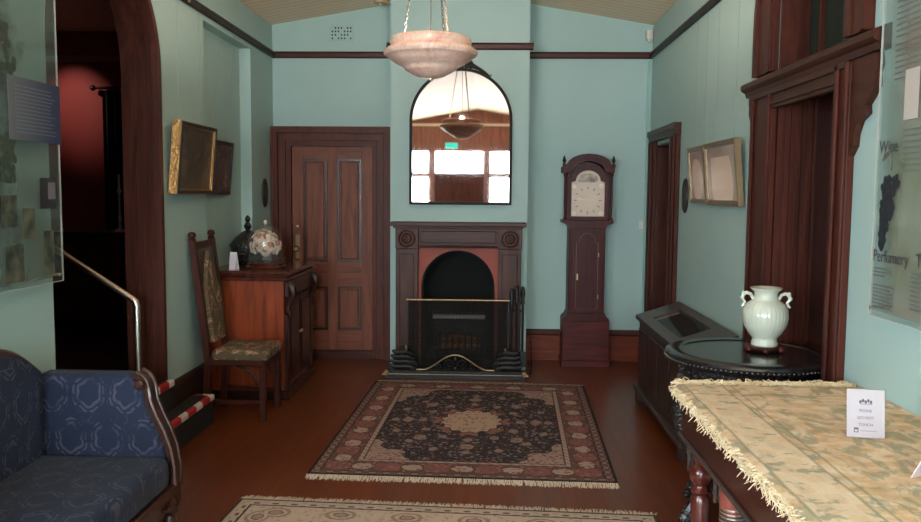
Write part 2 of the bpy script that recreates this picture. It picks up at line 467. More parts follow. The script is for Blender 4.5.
def rug_fn(hx, hy, pal):
    def fn(g):
        x, y = g.x, g.y
        d = ((x * -1).max(x) * -1 + hx).min((y.abs()) * -1 + hy)       # distance to the edge
        ax, ay = x.abs(), y.abs()
        navy, field_speck, tan, pink, cream, brown, line = pal
        fl = g.voro(25); fl2 = g.voro(34); rnd = g.voro(25, None, 'F1', 'Color'); rnd2 = g.voro(34, None, 'F1', 'Color')
        nz = g.noise(40, 3)
        wob = (g.noise(28, 2) - 0.5)
        ground = lambda base, hi, lo, amt: g.mix(g.mix(base, hi, (fl2 < 0.36) * (rnd2 > 0.55) * amt), lo, (fl2 < 0.4) * (rnd2 < 0.48) * amt)
        # field: navy with small flowers and tendrils
        c = g.mix(navy, field_speck, (fl < 0.33) * (rnd > 0.35) * 0.7)
        c = g.mix(c, mul(pink, .9), (fl < 0.3) * (rnd < 0.3) * 0.8)
        c = g.mix(c, navy, (fl < 0.09) * 0.8)
        c = g.mix(c, mul(tan, .9), ((g.noise(20, 2, .5, None, 1.8) - 0.5).abs() < 0.016) * 0.5)
        # rings of palmettes between centre and corners
        ang = (y / hy * hx).atan2(x)
        rr = ((x * x) + (y * y) * (hx / hy) ** 2).sqrt()
        for rad, n, sz in ((0.46, 8, 0.062), (0.35, 12, 0.05), (0.55, 16, .045)):
            pc = ((ang * n).cos() * -1 + 1) * rad * 0.30 * 8 / n
            dd = ((rr - rad).abs() * 1.3 + pc) + wob * .05
            c = g.mix(c, ground(mul(tan, .85), mul(pink, .9), brown, .8), (dd < sz) * 0.85); c = g.mix(c, navy, ((dd - sz).abs() < .007) * 0.7)
        # corner spandrels
        k = (ax / hx + ay / hy) + ((ax * 34).sin() + (ay * 34).cos()) * 0.035 + wob * .08
        c = g.mix(c, ground(mul(tan, .92), mul(pink, .95), mul(brown, .8), .85), (k > 1.10))
        c = g.mix(c, line, ((k - 1.10).abs() < 0.012) * .8)
        # medallion: lobed cream oval inside a pink halo
        lobe = (ang * 16).cos() * 0.012 + wob * .02
        rm = rr + lobe
        c = g.mix(c, ground(mul(pink, .85), tan, brown, .8), (rm < 0.27) * ((ang * 8).cos() > -0.3))
        c = g.mix(c, navy, (rm < 0.222))
        c = g.mix(c, ground(cream, mul(tan, 1.1), mul(brown, 1.1), .8), (rm < 0.21))
        # inner guard stripe
        st = g.mix(mul(tan, 1.08), mul(brown, 1.1), (((x + y) * 95).sin() > 0.4) * 0.5)
        B0 = 0.285
        c = g.mix(c, st, (d < B0))
        c = g.mix(c, line, ((d - B0).abs() < 0.005) * .8)
        c = g.mix(c, line, ((d - (B0 - 0.036)).abs() < 0.004) * .8)
        # main border: busy dusty pink, cartouches alternating with rosettes
        ons = ((ax * -1 + hx) < (ay * -1 + hy))
        t = y * ons + x * (ons * -1 + 1)
        mid = d - 0.155
        ca = t.mod(0.30) - 0.15
        cart = ((ca * ca) + (mid * mid) * 1.6).sqrt() + wob * 0.04
        bord = g.mix(mul(brown, .8), pink, (fl < 0.4) * (rnd > 0.4) * .85)
        bord = g.mix(bord, mul(tan, .9), (fl < 0.3) * (rnd < 0.3) * .8)
        bord = g.mix(bord, mul(brown, .35), ((fl - 0.44).abs() < 0.03) * .7)
        bord = g.mix(bord, mul(pink, 1.02), (cart < 0.10) * (fl2 > .3) * 0.45)
        bord = g.mix(bord, mul(brown, .6), ((cart - 0.10).abs() < 0.006) * .8)
        c2 = (t + 0.15).mod(0.30) - 0.15
        ros = ((c2 * c2) * .6 + (mid * mid) * 0.9).sqrt() + wob * 0.04
        bord = g.mix(bord, ground(mul(tan, 1.05), cream, mul(brown, .9), .85), (ros < 0.052))
        bord = g.mix(bord, mul(brown, .45), ((ros - 0.054).abs() < 0.005) * .8)
        c = g.mix(c, bord, (d < B0 - 0.04))
        # outer guard and dark selvedge
        og = g.mix(mul(brown, 0.8), mul(tan, .9), ((t * 75).sin() * (d * 110).sin() > 0.1) * 0.6)
        c = g.mix(c, og, (d < 0.066)); c = g.mix(c, line, ((d - 0.068).abs() < 0.005) * .8)
        c = g.mix(c, line, (d < 0.02))
        # wear
        return g.mix(c, mul(tan, 0.7), nz * 0.14)
    return fn
pal1 = (srgb(32, 28, 38), srgb(150, 132, 128), srgb(166, 140, 128), srgb(154, 96, 92), srgb(180, 152, 132), srgb(108, 76, 70), srgb(26, 21, 23))
pal2 = (srgb(60, 40, 42), srgb(150, 132, 118), srgb(180, 158, 142), srgb(146, 106, 102), srgb(190, 168, 148), srgb(150, 122, 104), srgb(40, 28, 28))
rug1_m = mat('navy_rug', rug_fn(0.905, 1.2, pal1), 0.95, spec=0.2, bump=lambda g: g.noise(240, 2), bump_s=.3, bump_d=.003)
def rug2_fn(g):
    x, y = g.x, g.y
    hx, hy = 1.1, 0.75
    navy, sp, tan, pink, cream, brown, line = pal2
    d = (x.abs() * -1 + hx).min(y.abs() * -1 + hy)
    ons = ((x.abs() * -1 + hx) < (y.abs() * -1 + hy))
    t = y * ons + x * (ons * -1 + 1)
    nz = g.noise(34, 3)
    fl2 = g.voro(30)
    c = g.mix(g.mix(cream, tan, nz), mul(pink, .9), (fl2 < 0.28) * 0.6)
    ca = t.mod(0.34) - 0.17
    mid = d - 0.175
    r = (ca * ca * 0.7 + mid * mid * 1.3).sqrt() + (nz - .5) * .025
    c = g.mix(c, mul(brown, .6), ((r - 0.06).abs() < 0.009) * 0.7)
    c = g.mix(c, mul(pink, .9), (r < 0.035) * .7)
    c = g.mix(c, navy, ((r - 0.03).abs() < 0.005) * .6)
    g1 = g.mix(tan, line, ((t * 62).sin() * ((d - 0.06) * 120).cos() > 0.35) * .85)
    c = g.mix(c, g1, (d < 0.085)); c = g.mix(c, line, ((d - 0.087).abs() < 0.006))
    c = g.mix(c, tan, (d < 0.04)); c = g.mix(c, line, (d < 0.02))
    return g.mix(c, tan, nz * .2)
rug2_m = mat('cream_rug', rug2_fn, 0.95, spec=0.2, bump=lambda g: g.noise(240, 2), bump_s=.3, bump_d=.003)

def tapestry_fn(g):
    x, y = g.x, g.y
    n = g.noise(8, 5, .65, g.scaled(1.5, .9, 1), .8); n2 = g.noise(13, 4, .6, g.scaled(1, 1.5, 1)); n3 = g.noise(70, 2)
    gold, cream, green, rust = srgb(212, 174, 132), srgb(232, 208, 178), srgb(126, 134, 112), srgb(178, 130, 88)
    c = g.mix(gold, cream, n2.step(.4, .62))
    c = g.mix(c, green, n.step(.5, .58) * 0.65)
    c = g.mix(c, rust, g.noise(9, 3).step(.6, .68) * 0.6)
    d = (x - 0.0)
    band = (d < 0.19) * (d > 0.03)
    bc = g.mix(cream, gold, ((y * 42).sin() * (x * 60).sin() > 0.1) * .35)
    bc = g.mix(bc, green, (n2.step(.55, .62)) * .8)
    c = g.mix(c, bc, band * 0.85)
    for p in (0.03, 0.19, 0.225): c = g.mix(c, mul(green, .75), ((d - p).abs() < 0.005) * .5)
    e = y * -1 + 2.1
    for p in (0.05, 0.2): c = g.mix(c, mul(green, .75), ((e - p).abs() < 0.006) * .45)
    return g.mix(c, mul(gold, .6), n3 * 0.25)
tapestry = mat('gold_tapestry', tapestry_fn, 0.95, bump=lambda g: g.noise(130, 2), bump_s=.5, bump_d=.004)
needle = mat('needlework', lambda g: g.mix(g.mix(srgb(78, 62, 44), srgb(100, 82, 60), g.noise(20)),
             g.mix(srgb(180, 134, 116), srgb(86, 84, 50), g.noise(9).step(.45, .55)), (g.noise(11, 3, .6, None, 1.0) - 0.5).abs().step(.05, .02)), 0.9,
             bump=lambda g: g.noise(90), bump_s=.4)
exec_paint1 = lambda g: g.mix(g.ramp(g.noise(5, 5, .65, None, .6), [(.3, srgb(26, 20, 16)), (.5, srgb(70, 56, 44)), (.62, srgb(104, 90, 66)), (.75, srgb(60, 58, 38))]), srgb(84, 74, 40), (g.z + g.noise(6) * .1).step(.22, .1) * .5)
oil1 = mat('oil_painting', exec_paint1, 0.3)
oil2 = mat('dark_print', lambda g: g.ramp(g.noise(7, 5, .65, None, 1.0), [(.35, srgb(34, 28, 28)), (.55, srgb(86, 72, 66)), (.7, srgb(120, 104, 96))]), 0.25)
def glare_fn(w, h, flip):  # bright peach reflection on the glass, painted into the picture colour
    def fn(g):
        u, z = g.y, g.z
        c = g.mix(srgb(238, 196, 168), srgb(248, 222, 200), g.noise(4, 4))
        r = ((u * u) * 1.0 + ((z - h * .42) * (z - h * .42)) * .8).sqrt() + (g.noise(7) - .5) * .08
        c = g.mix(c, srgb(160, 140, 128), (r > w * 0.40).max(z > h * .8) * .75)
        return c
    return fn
glare1 = mat('peach_glare_picture', glare_fn(.36, .4, -1), 0.12, coat=.8)
glare2 = mat('peach_glare_picture_2', glare_fn(.62, .4, 1), 0.12, coat=.8)

# ================================================================== THE SHELL
XL, XR, D = -2.16, 1.55, 8.13
YF = -4.0
EAVE, RIDGE_X = 3.29, -0.305
RIDGE_Z = EAVE + 0.17 * (RIDGE_X - XL)
struct(MB().box(XL - 0.10, XR + 0.32, YF, D, -0.1, 0).build('floor', floor_m))
c_ = MB()
c_.prism([(XL - .3, EAVE - .051), (RIDGE_X, RIDGE_Z), (RIDGE_X, RIDGE_Z + .1), (XL - .3, EAVE + .05)], 'y', YF - .2, D + .2)
c_.prism([(XR + .34, EAVE - .058), (RIDGE_X, RIDGE_Z), (RIDGE_X, RIDGE_Z + .1), (XR + .34, EAVE + .05)], 'y', YF - .2, D + .2)
struct(c_.build('ceiling', boards))
# left wall with the arched opening and a shallow recess
AY0, AY1, AZS = 3.96, 5.34, 2.43
RY0, RY1, RZ = 6.17, 7.38, 2.93
wl = MB()
wl.prism([(YF, 0), (AY0, 0), (AY0, AZS)] + arch(AY0, AY1, AZS)[::-1] + [(AY1, AZS), (AY1, 0), (RY0, 0), (RY0, RZ), (RY1, RZ), (RY1, 0), (D, 0), (D, 3.28), (YF, 3.28)], 'x', XL - .14, XL)
wl.prism([(YF, 0), (AY0, 0), (AY0, AZS)] + arch(AY0, AY1, AZS)[::-1] + [(AY1, AZS), (AY1, 0), (D, 0), (D, 3.24), (YF, 3.24)], 'x', XL - .24, XL - .10)
struct(wl.build('wall_left', paint))
# right wall with the far doorway and the arched door with fanlight
BY0, BY1, BZS = 3.70, 4.57, 2.72
FB0 = 3.64
FY0, FY1, FZ = 7.02, 7.78, 2.12
wr = MB()
wr.prism([(YF, 0), (BY0, 0), (BY0, 2.331), (FB0, 2.331), (FB0, BZS)] + arch(FB0, BY1, BZS)[::-1] + [(BY1, BZS), (BY1, 0), (FY0, 0), (FY0, FZ), (FY1, FZ), (FY1, 0), (D, 0), (D, 3.28), (YF, 3.28)], 'x', XR, XR + .32)
struct(wr.build('wall_right', paint))
wb = MB().prism([(XL - .24, 0), (XR + .32, 0), (XR + .32, 3.26), (RIDGE_X, RIDGE_Z + .05), (XL - .24, 3.26)], 'y', D, D + .18)
struct(wb.build('wall_back', paint))
# chimney breast with the hearth opening
BX0, BX1, BYF = -0.935, 0.345, 7.65
br = MB()
ceil_z = lambda x: EAVE + .17 * ((x - XL) if x < RIDGE_X else (XR - x)) + .03
br.prism([(BX0, 0), (-.66, 0), (-.66, 1.14), (.06, 1.14), (.06, 0), (BX1, 0), (BX1, ceil_z(BX1)), (RIDGE_X, RIDGE_Z + .03), (BX0, ceil_z(BX0))], 'y', BYF, D)
struct(br.build('wall_chimney_breast', paint))
fb = MB()
fb.box(-.655, .055, D - .03, D - .005, 0.0, 1.135)
fb.box(-.658, -.63, BYF + .01, D - .03, 0.0, 1.135).box(.03, .058, BYF + .01, D - .03, 0.0, 1.135).box(-.63, .03, BYF + .01, D - .03, 1.11, 1.137).box(-.63, .03, BYF + .01, D - .03, 0.0, .012)
struct(fb.build('trim_firebox_lining', soot))

# picture rails
RZ0, RZ1 = 2.965, 3.03
def rail_prof(): return [(0, RZ0 + .006), (.012, RZ0), (.03, RZ0 + .012), (.034, RZ0 + .045), (.022, RZ1), (0, RZ1)]
struct(MB().prism([(XL + a, b) for a, b in rail_prof()], 'y', 5.62, D - .036).build('trim_1', w_traily))
struct(MB().prism([(XR - a, b) for a, b in rail_prof()], 'y', 2.2, D - .036).build('trim_2', w_traily))
def rail_y(name, y, x0, x1):
    m = MB(); vs = []
    m.prism([(y - a, b) for a, b in rail_prof()], 'x', x0, x1)
    return struct(m.build(name, w_railx))
rail_y('trim_3', D, XL, BX0)
rail_y('trim_4', BYF, BX0 - .034, BX1 + .034)
rail_y('trim_5', D, BX1, XR)
# baseboards
def base_back(name, x0, x1, y):
    o = MB().box(x0, x1, y - .022, y, 0.0, .255, .003).build(name, w_base); struct(o)
    MB().prism([(y, .255), (y - .03, .255), (y - .038, .27), (y - .026, .30), (y, .315)], 'x', x0, x1).build('capping', w_railx, o)
base_back('baseboard_back', BX1, XR, D)
o = MB().box(XL, XL + .022, 5.36, RY0, 0, .30, .003).build('baseboard_left', w_basedk); struct(o)
MB().prism([(XL, .30), (XL + .03, .30), (XL + .036, .32), (XL + .02, .35), (XL, .36)], 'y', 5.36, RY0).build('capping', w_basedk, o)
o = MB().box(XR - .022, XR, 5.02, 6.86, 0, .30, .003).build('baseboard_right', w_basedk); struct(o)

# arch lining: deep reeded timber following the opening
def arch_path(y0, y1, zs, n=20): return [(y1, 0.0)] + arch(y0, y1, zs, n)[:-4]
al = sempty('trim_6', 'reeded dark timber lining of the tall arched opening')
pieces = ((0.006, .02, XL - .245, XL - .005), (0.026, .018, XL - .035, XL + .012), (0.020, .014, XL - .115, XL - .075), (0.020, .014, XL - .2, XL - .16))
for k, (ins, th, x0, x1) in enumerate(pieces):
    out_ = arch_path(AY0 + .001, AY1 - .001, AZS, 28)
    inn = arch_path(AY0 + ins + th, AY1 - ins - th, AZS, 28)
    MB().ring(out_, inn, 'x', x0, x1, closed=False).build('reeding' if k else 'lining', w_arch, al)

# ------------------------------------------------------------------ red room beyond the arch
struct(MB().box(-5.3, XL - .241, 8.35, 8.5, .3, 3.3).build('wall_annex_back', red_paint))
struct(MB().box(-5.4, -5.3, 3.0, 8.5, .3, 3.3).build('wall_annex_left', red_paint))
struct(MB().box(-5.3, XL - .241, 2.9, 3.0, .3, 3.3).build('wall_annex_front', red_paint))
struct(MB().box(-5.3, XL - .241, 3.0, 8.35, .3, .4).build('floor_annex', w_basedk))
struct(MB().box(-5.4, XL - .241, 2.9, 8.5, 3.27, 3.4).build('ceiling_annex', boards))
struct(MB().box(-5.3, XL - .245, 8.32, 8.35, 2.96, 3.02, .004).build('trim_annex_rail', mat('cream_rail', srgb(150, 108, 96), .5)))
t = thing('curtain_rod', 'dark curtain rod with a ball finial across the red wall', 'curtain rod', (-3.6, 8.26, 2.69))
MB().tube([(-.40, 0, 0), (.55, 0, 0)], .014).build('rod', dark_frame, t)
MB().ball((-.43, 0, 0), .03).build('finial', dark_frame, t)
MB().box(-.30, -.28, .0, .09, -.012, .012).build('bracket', dark_frame, t)
cu = MB()
n_ = 48; pts1 = []; pts2 = []
for i in range(n_ + 1):
    x = -3.93 + .78 * i / n_; y = 8.25 + .035 * math.sin(i * 1.25)
    pts1.append((x, y)); pts2.append((x, y + .012))
cu.prism(pts1 + pts2[::-1], 'z', .41, 2.665)
tag(cu.build('curtain', curtain_m), 'near-black curtain hanging from the rod in the red room', 'curtain')
t = thing('ceiling_spotlight', 'small ceiling spotlight shining on the red wall', 'lamp', (-4.45, 7.35, 3.27))
MB().lathe([(.05, 0), (.05, -.02), (.012, -.03), (.012, -.10)], 16).build('mount', dark_frame, t)
dv_ = (Vector((-4.24, 8.35, 2.50)) - Vector((-4.45, 7.35, 3.15))).normalized()
Ms = Matrix.Translation((0, 0, -.12)) @ dv_.to_track_quat('Z', 'Y').to_matrix().to_4x4()
MB().lathe([(.0, -.06), (.035, -.06), (.045, .06), (.04, .06), (.03, -.04), (.0, -.04)], 16, M=Ms).build('head', dark_frame, t)
ld = bpy.data.lights.new('spot_light', 'SPOT'); ld.energy = SPOT_W; ld.color = (1, .74, .56); ld.spot_size = R(46); ld.spot_blend = 1.0; ld.shadow_soft_size = .02
lo = bpy.data.objects.new('spot_light', ld); COL.objects.link(lo)
lo.matrix_world = Matrix.Translation(Vector((-4.45, 7.35, 3.15)) + dv_ * .07) @ (-dv_).to_track_quat('Z', 'Y').to_matrix().to_4x4()
t = thing('sideboard', 'low black-stained sideboard against the red wall', 'cabinet', (-4.1, 7.55, .4))
MB().box(-.8, .8, -.25, .25, .05, .84, .006).build('body', dark_frame, t)
MB().box(-.84, .84, -.28, .28, .84, .88, .008).build('top', w_cabdk, t)
for x in (-.4, .4): MB().box(x - .35, x + .35, -.262, -.25, .12, .78, .004).build('door', w_cabdk, t)
for sx in (-.72, .72):
    for sy in (-.2, .2): MB().lathe([(.02, 0), (.035, .02), (.03, .05)], 10, (sx, sy, 0)).build('foot', dark_frame, t)
t = thing('candlestick', 'tall thin silver candlestick on the dark sideboard', 'candlestick', (-3.42, 7.46, 1.28))
MB().lathe([(.05, 0), (.05, .01), (.015, .03), (.009, .08), (.016, .12), (.008, .16), (.008, .34), (.02, .37), (.02, .39)], 14).build('stem', steel, t)
MB().lathe([(.009, .39), (.009, .52), (.004, .53)], 10).build('candle', white_card, t)

# ------------------------------------------------------------------ steps through the arch, with a handrail
t = thing('entry_step', 'low black step with red and white taped edge below the archway', 'step', (0, 0, 0))
MB().box(XL + .037, -1.97, 4.2, 5.71, 0, .2, .006).build('tread', rubber, t)
tp = MB().box(-2.005, -1.962, 4.2, 5.718, .168, .206, .006).box(-2.10, -2.005, 5.695, 5.718, .184, .206, .004)
tp.build('hazard_tape', tape_m, t)
t = thing('entry_step', 'upper black step with red and white tape inside the archway', 'step', (0, 0, 0))
MB().box(-2.62, -2.10, 4.02, 5.30, .205, .40, .006).build('tread', rubber, t)
MB().box(-2.13, -2.085, 4.05, 5.30, .362, .408, .008).build('hazard_tape', tape_m, t)
t = thing('handrail', 'brushed metal stair handrail rising through the archway', 'handrail', (-2.225, 5.06, .4005))
MB().tube([(0, 0, .0), (0, 0, .53), (-.008, 0, .556), (-.03, 0, .574), (-.75, 0, 1.04)], .021, 12).build('rail', steel, t)
MB().lathe([(.045, 0), (.045, .008), (.022, .012)], 16).build('flange', steel, t)
MB().tube([(-.7, 0, 0), (-.7, 0, 1.01)], .018, 10).build('post', steel, t)

# ------------------------------------------------------------------ door in the back wall
def panel_door(root, W, Hh, y, m, mx, panels):
    """leaf on local x 0..W, z 0..Hh, front face at y; panels = (x0,x1,z0,z1)"""
    lf = MB()
    xs = sorted({0, W} | {p[0] for p in panels} | {p[1] for p in panels})
    xst = [(0, min(p[0] for p in panels)), (max(p[1] for p in panels), W)]
    lf.box(0, W, y + .022, y + .04, 0, Hh)
    return lf
d1 = sempty('door_1', 'four-panelled timber door in a heavy moulded frame', (-1.96, D, 0))
W_, H_ = .80, 2.02
z0 = .085
MB().box(0, W_, -.045, -.02, z0, z0 + H_).build('leaf', w_door, d1)
st = MB()
for a, b in ((0, .11), (.35, .45), (.69, W_)): st.box(a, b, -.062, -.045, z0, z0 + H_, .002)
st.build('stile', w_door, d1)
PN = [(.11, .35, z0 + .20, z0 + .64), (.45, .69, z0 + .20, z0 + .64), (.11, .35, z0 + .88, z0 + 1.90), (.45, .69, z0 + .88, z0 + 1.90)]
for a, b in ((z0, z0 + .20), (z0 + .64, z0 + .88), (z0 + 1.90, z0 + H_)):
    rl = MB()
    for x0, x1 in ((.11, .35), (.45, .69)): rl.box(x0, x1, -.062, -.045, a, b)
    rl.build('rail', w_doorx, d1)
for (x0, x1, a, b) in PN:
    pn = MB().box(x0 + .035, x1 - .035, -.058, -.045, a + .035, b - .035, .008)
    p_ = pn.build('panel', w_door, d1)
    rr_ = lambda i: [(x0 + i, a + i), (x1 - i, a + i), (x1 - i, b - i), (x0 + i, b - i)]
    MB().ring(rr_(.0), rr_(.022), 'y', -.066, -.045).build('moulding', w_cabdk, p_)  # dark wood puts the shade of the panel grooves into the colour
def architrave(root, x0, x1, zt, ws, y, m, mx, outer_l=None):
    # stepped mouldings round an opening x0..x1, top zt; ws = list of (width, projection)
    a = 0
    for k, (w, pr) in enumerate(ws):
        out_ = [(x0 - a - w, 0), (x0 - a - w, zt + a + w), (x1 + a + w, zt + a + w), (x1 + a + w, 0)]
        inn = [(x0 - a, 0), (x0 - a, zt + a), (x1 + a, zt + a), (x1 + a, 0)]
        MB().ring(out_, inn, 'y', -pr, -.001, closed=False).build('architrave', m, root)
        a += w
architrave(d1, -.005, W_ + .005, z0 + H_ + .005, [(.035, .085), (.02, .07), (.05, .10), (.02, .085), (.04, .13), (.02, .145)], 0, w_trim, w_trimx)
MB().box(0, W_, -.075, -.002, 0, z0 - .004).build('threshold', w_railx, d1)
hd = MB().box(.03, .075, -.068, -.061, 1.00, 1.24, .003).build('lock_plate', brass, d1)
MB().lathe([(.012, 0), (.012, .03), (.028, .04), (.032, .055), (.02, .07)], 14, M=Matrix.Translation((.052, -.066, 1.10)) @ Matrix.Rotation(R(90), 4, 'X')).build('knob', brass, hd)
MB().lathe([(.012, 0), (.010, .014)], 12, M=Matrix.Translation((.052, -.062, 1.32)) @ Matrix.Rotation(R(90), 4, 'X')).build('keyhole_cover', white_plastic, d1)

# wall vent and ceiling fittings
t = thing('wall_vent', 'pierced square-hole ventilation grille high on the teal wall', 'vent', (-1.47, D, 3.21))
MB().box(-.115, .115, -.012, 0, -.075, .075, .003).build('plate', paint, t)
for i in range(7):
    for j in range(4):
        if (i * 3 + j * 5) % 4 != 3:
            MB().box(-.1 + i * .03, -.1 + i * .03 + .014, -.0135, -.011, -.06 + j * .033, -.06 + j * .033 + .016).build('hole', soot, t)
t = thing('smoke_alarm', 'small beige ceiling fitting beside the chimney breast', 'alarm', (-1.06, 7.9, ceil_z(-1.06) - .03))
MB().lathe([(.07, 0), (.07, -.02), (.06, -.035), (.02, -.04)], 20).build('housing', mat('beige_plastic', srgb(196, 168, 132), .5), t)
MB().lathe([(.018, -.04), (.014, -.048)], 12).build('button', white_plastic, t)
t = thing('alarm_sensor', 'small white motion sensor where right wall meets ceiling', 'sensor', (XR - .04, D - .05, 3.2))
MB().box(-.035, .03, -.02, .045, -.06, .035, .012).build('housing', white_plastic, t)
MB().lathe([(.024, 0), (.02, -.02), (.006, -.028)], 12, (0, 0, -.06)).build('lens', white_plastic, t)
t = thing('cable_trunking', 'thin pale cable cover running down the far right corner', 'trunking', (XR - .03, D - .012, .33))
MB().box(-.012, .012, -.008, .012, 0, 2.62, .002).build('cover', teal_plastic, t)
t = thing('light_switch', 'small pale switch on the wall beside the clock alcove corner', 'switch', (XR - .07, D, 1.36))
MB().box(-.022, .022, -.012, 0, -.04, .04, .004).build('plate', white_plastic, t)
MB().box(-.008, .008, -.02, -.012, -.012, .012, .002).build('rocker', white_plastic, t)

# ------------------------------------------------------------------ fireplace
fp = thing('fireplace', 'dark timber mantelpiece with carved roundels and red arched surround', 'fireplace', (-.29, BYF, 0))
MB().box(-.63, .62, -.20, -.002, 1.355, 1.392, .006).build('mantel_shelf', w_mantelx, fp)
MB().box(-.60, .59, -.175, -.002, 1.335, 1.355, .004).build('bed_moulding', w_mantelx, fp)
MB().box(-.372, .366, -.13, -.002, 1.175, 1.335, .003).build('frieze', w_mantelx, fp)
MB().box(-.35, .345, -.142, -.13, 1.20, 1.31, .006).build('frieze_panel', w_mantelx, fp)
MB().prism([(-.002, 1.155), (-.145, 1.155), (-.15, 1.175), (-.002, 1.175)], 'x', -.372, .366).build('bead', w_mantelx, fp)
for sx, x0, x1 in ((-1, -.577, -.372), (1, .366, .577)):
    lg = MB().box(x0, x1, -.15, -.002, .16, 1.145, .003).build('pilaster', w_mantel, fp)
    MB().box(x0 + .035, x1 - .035, -.160, -.15, .24, 1.10, .006).build('raised_panel', w_mantel, lg)
    MB().box(x0 - .015, x1 + .012, -.175, -.002, 0, .16, .005).build('plinth', w_mantel, fp)
    bk = MB().box(x0 - .004, x1 + .004, -.16, -.002, 1.147, 1.335, .003).build('corner_block', w_mantel, fp)
    cx = (x0 + x1) / 2
    MB().lathe([(.082, 0), (.082, .012), (.07, .018), (.062, .006), (.05, .006), (.044, .016), (.034, .006), (.02, .008), (.016, .022), (.004, .026)], 28,
               M=Matrix.Translation((cx, -.16, 1.24)) @ Matrix.Rotation(R(90), 4, 'X')).build('roundel', w_mantel, bk)
# red painted face with arched mouth
ax0, ax1 = -.345, .335
msh = MB()
aw = arch(ax0, ax1, .79, 24)
outp = [(ax1 + .035, 0)] + [(ax1 + .035 if i == 0 else ax0 - .035 if i == 24 else min(max(u * 1.25, ax0 - .035), ax1 + .035), 1.155 if 0 < i < 24 else .79) for i, (u, w) in enumerate(aw)] + [(ax0 - .035, 0)]
inp = [(ax1, 0)] + aw + [(ax0, 0)]
msh.ring(outp, inp, 'y', -.075, -.003, closed=False)
msh.build('arch_surround', brick_red, fp)
MB().ring([(ax1 + .001, 0)] + arch(ax0 - .001, ax1 + .001, .79, 24) + [(ax0 - .001, 0)], [(ax1 - .018, 0)] + arch(ax0 + .018, ax1 - .018, .79, 24) + [(ax0 + .018, 0)], 'y', -.085, -.01, closed=False).build('iron_arch_rim', soot, fp)
struct(MB().box(-.91, .33, 7.262, 7.47, 0, .018, .003).build('floor_hearth', mat('hearth_slate', (.02, .017, .016), .4)))

# grate with logs inside
t = thing('fire_grate', 'black iron fire grate with pale hood bar inside the hearth', 'grate', (-.29, 7.78, .0))
MB().box(-.25, .25, -.02, .02, .46, .50, .004).build('hood_bar', steel, t)
for k in range(9): MB().tube([(-.24 + k * .06, 0, .16), (-.24 + k * .06, -.015, .33)], .008, 6).build('bar', black, t)
MB().box(-.26, .26, -.03, .17, .13, .155, .003).build('tray', black, t)
MB().box(-.26, .26, .155, .175, .15, .50).build('back', black, t)
for x in (-.24, .24):
    for y in (-.01, .15): MB().box(x - .012, x + .012, y - .012, y + .012, .012, .13).build('leg', black, t)
for k, (y, z, l) in enumerate(((.04, .192, .2), (.116, .192, .19), (.078, .256, .17))):
    tag(MB().tube([(-.29 - l, 7.78 + y, z), (-.29, 7.78 + y + .004, z + .008), (-.29 + l, 7.78 + y, z)], [.034, .035, .033], 10).build('log', wood('log_bark_%d' % k, srgb(140, 92, 52), 'x', .8, 0)),
        ('split brown log at the front of the fire grate tray', 'split brown log at the back of the fire grate tray', 'shorter brown log lying across the two others in the grate')[k], 'log', 'logs in the fire grate')

# fire screen
t = thing('fire_screen', 'flat dark wire-mesh fire screen with brass top rail', 'fire screen', (-.285, 7.375, .0185))
MB().box(-.455, .455, -.002, .002, .03, .665).build('mesh', screen_mesh, t)
fr = MB().box(-.462, -.45, -.006, .006, 0, .67, .002).box(.45, .462, -.006, .006, 0, .67, .002).box(-.45, .45, -.006, .006, .02, .034, .002)
fr.build('frame', black, t)
MB().tube([(-.47, 0, .672), (.47, 0, .672)], .008, 10).build('top_rail', brass, t)
for x in (-.42, .42): MB().box(x - .01, x + .01, -.07, .07, 0, .014, .003).build('foot', black, t)

# fire irons
stx, sty = .25, 7.40
t = thing('fire_iron_stand', 'black iron stand holding the fire irons beside the screen', 'stand', (stx, sty, .0185))
MB().lathe([(.05, 0), (.05, .012), (.02, .03), (.008, .05)], 16).build('base', black, t)
MB().tube([(0, 0, .04), (0, 0, .70)], .008, 8).build('post', black, t)
MB().tube([(-.05, -.05, .58), (0, 0, .59), (.055, -.05, .58)], .006, 6).build('hook_bar', black, t)
MB().lathe([(.006, .70), (.018, .715), (.012, .735), (.003, .75)], 10).build('finial', black, t)
for nm, lb, dx, hh in (('poker', 'black iron poker with a long pointed handle in the stand', -.05, .72), ('fire_brush', 'black hearth brush with bristle head in the stand', -.004, .75), ('fire_shovel', 'black iron fire shovel hanging in the stand', .052, .74)):
    q = thing(nm, lb, 'fire iron', (stx + dx, sty - .05, .09))
    MB().tube([(0, 0, 0 if nm == 'poker' else .14), (0, 0, hh - .17)], .010, 8).build('shaft', black, q)
    MB().lathe([(.010, hh - .17), (.02, hh - .16), (.014, hh - .12), (.022, hh - .07), (.014, hh - .02), (.003, hh)], 10).build('handle', black, q)
    if nm == 'fire_brush': MB().lathe([(.018, 0), (.022, .1), (.012, .145)], 14).build('bristles', rubber, q)
    if nm == 'fire_shovel': MB().box(-.022, .035, -.012, -.006, 0, .14, .003).build('blade', black, q)

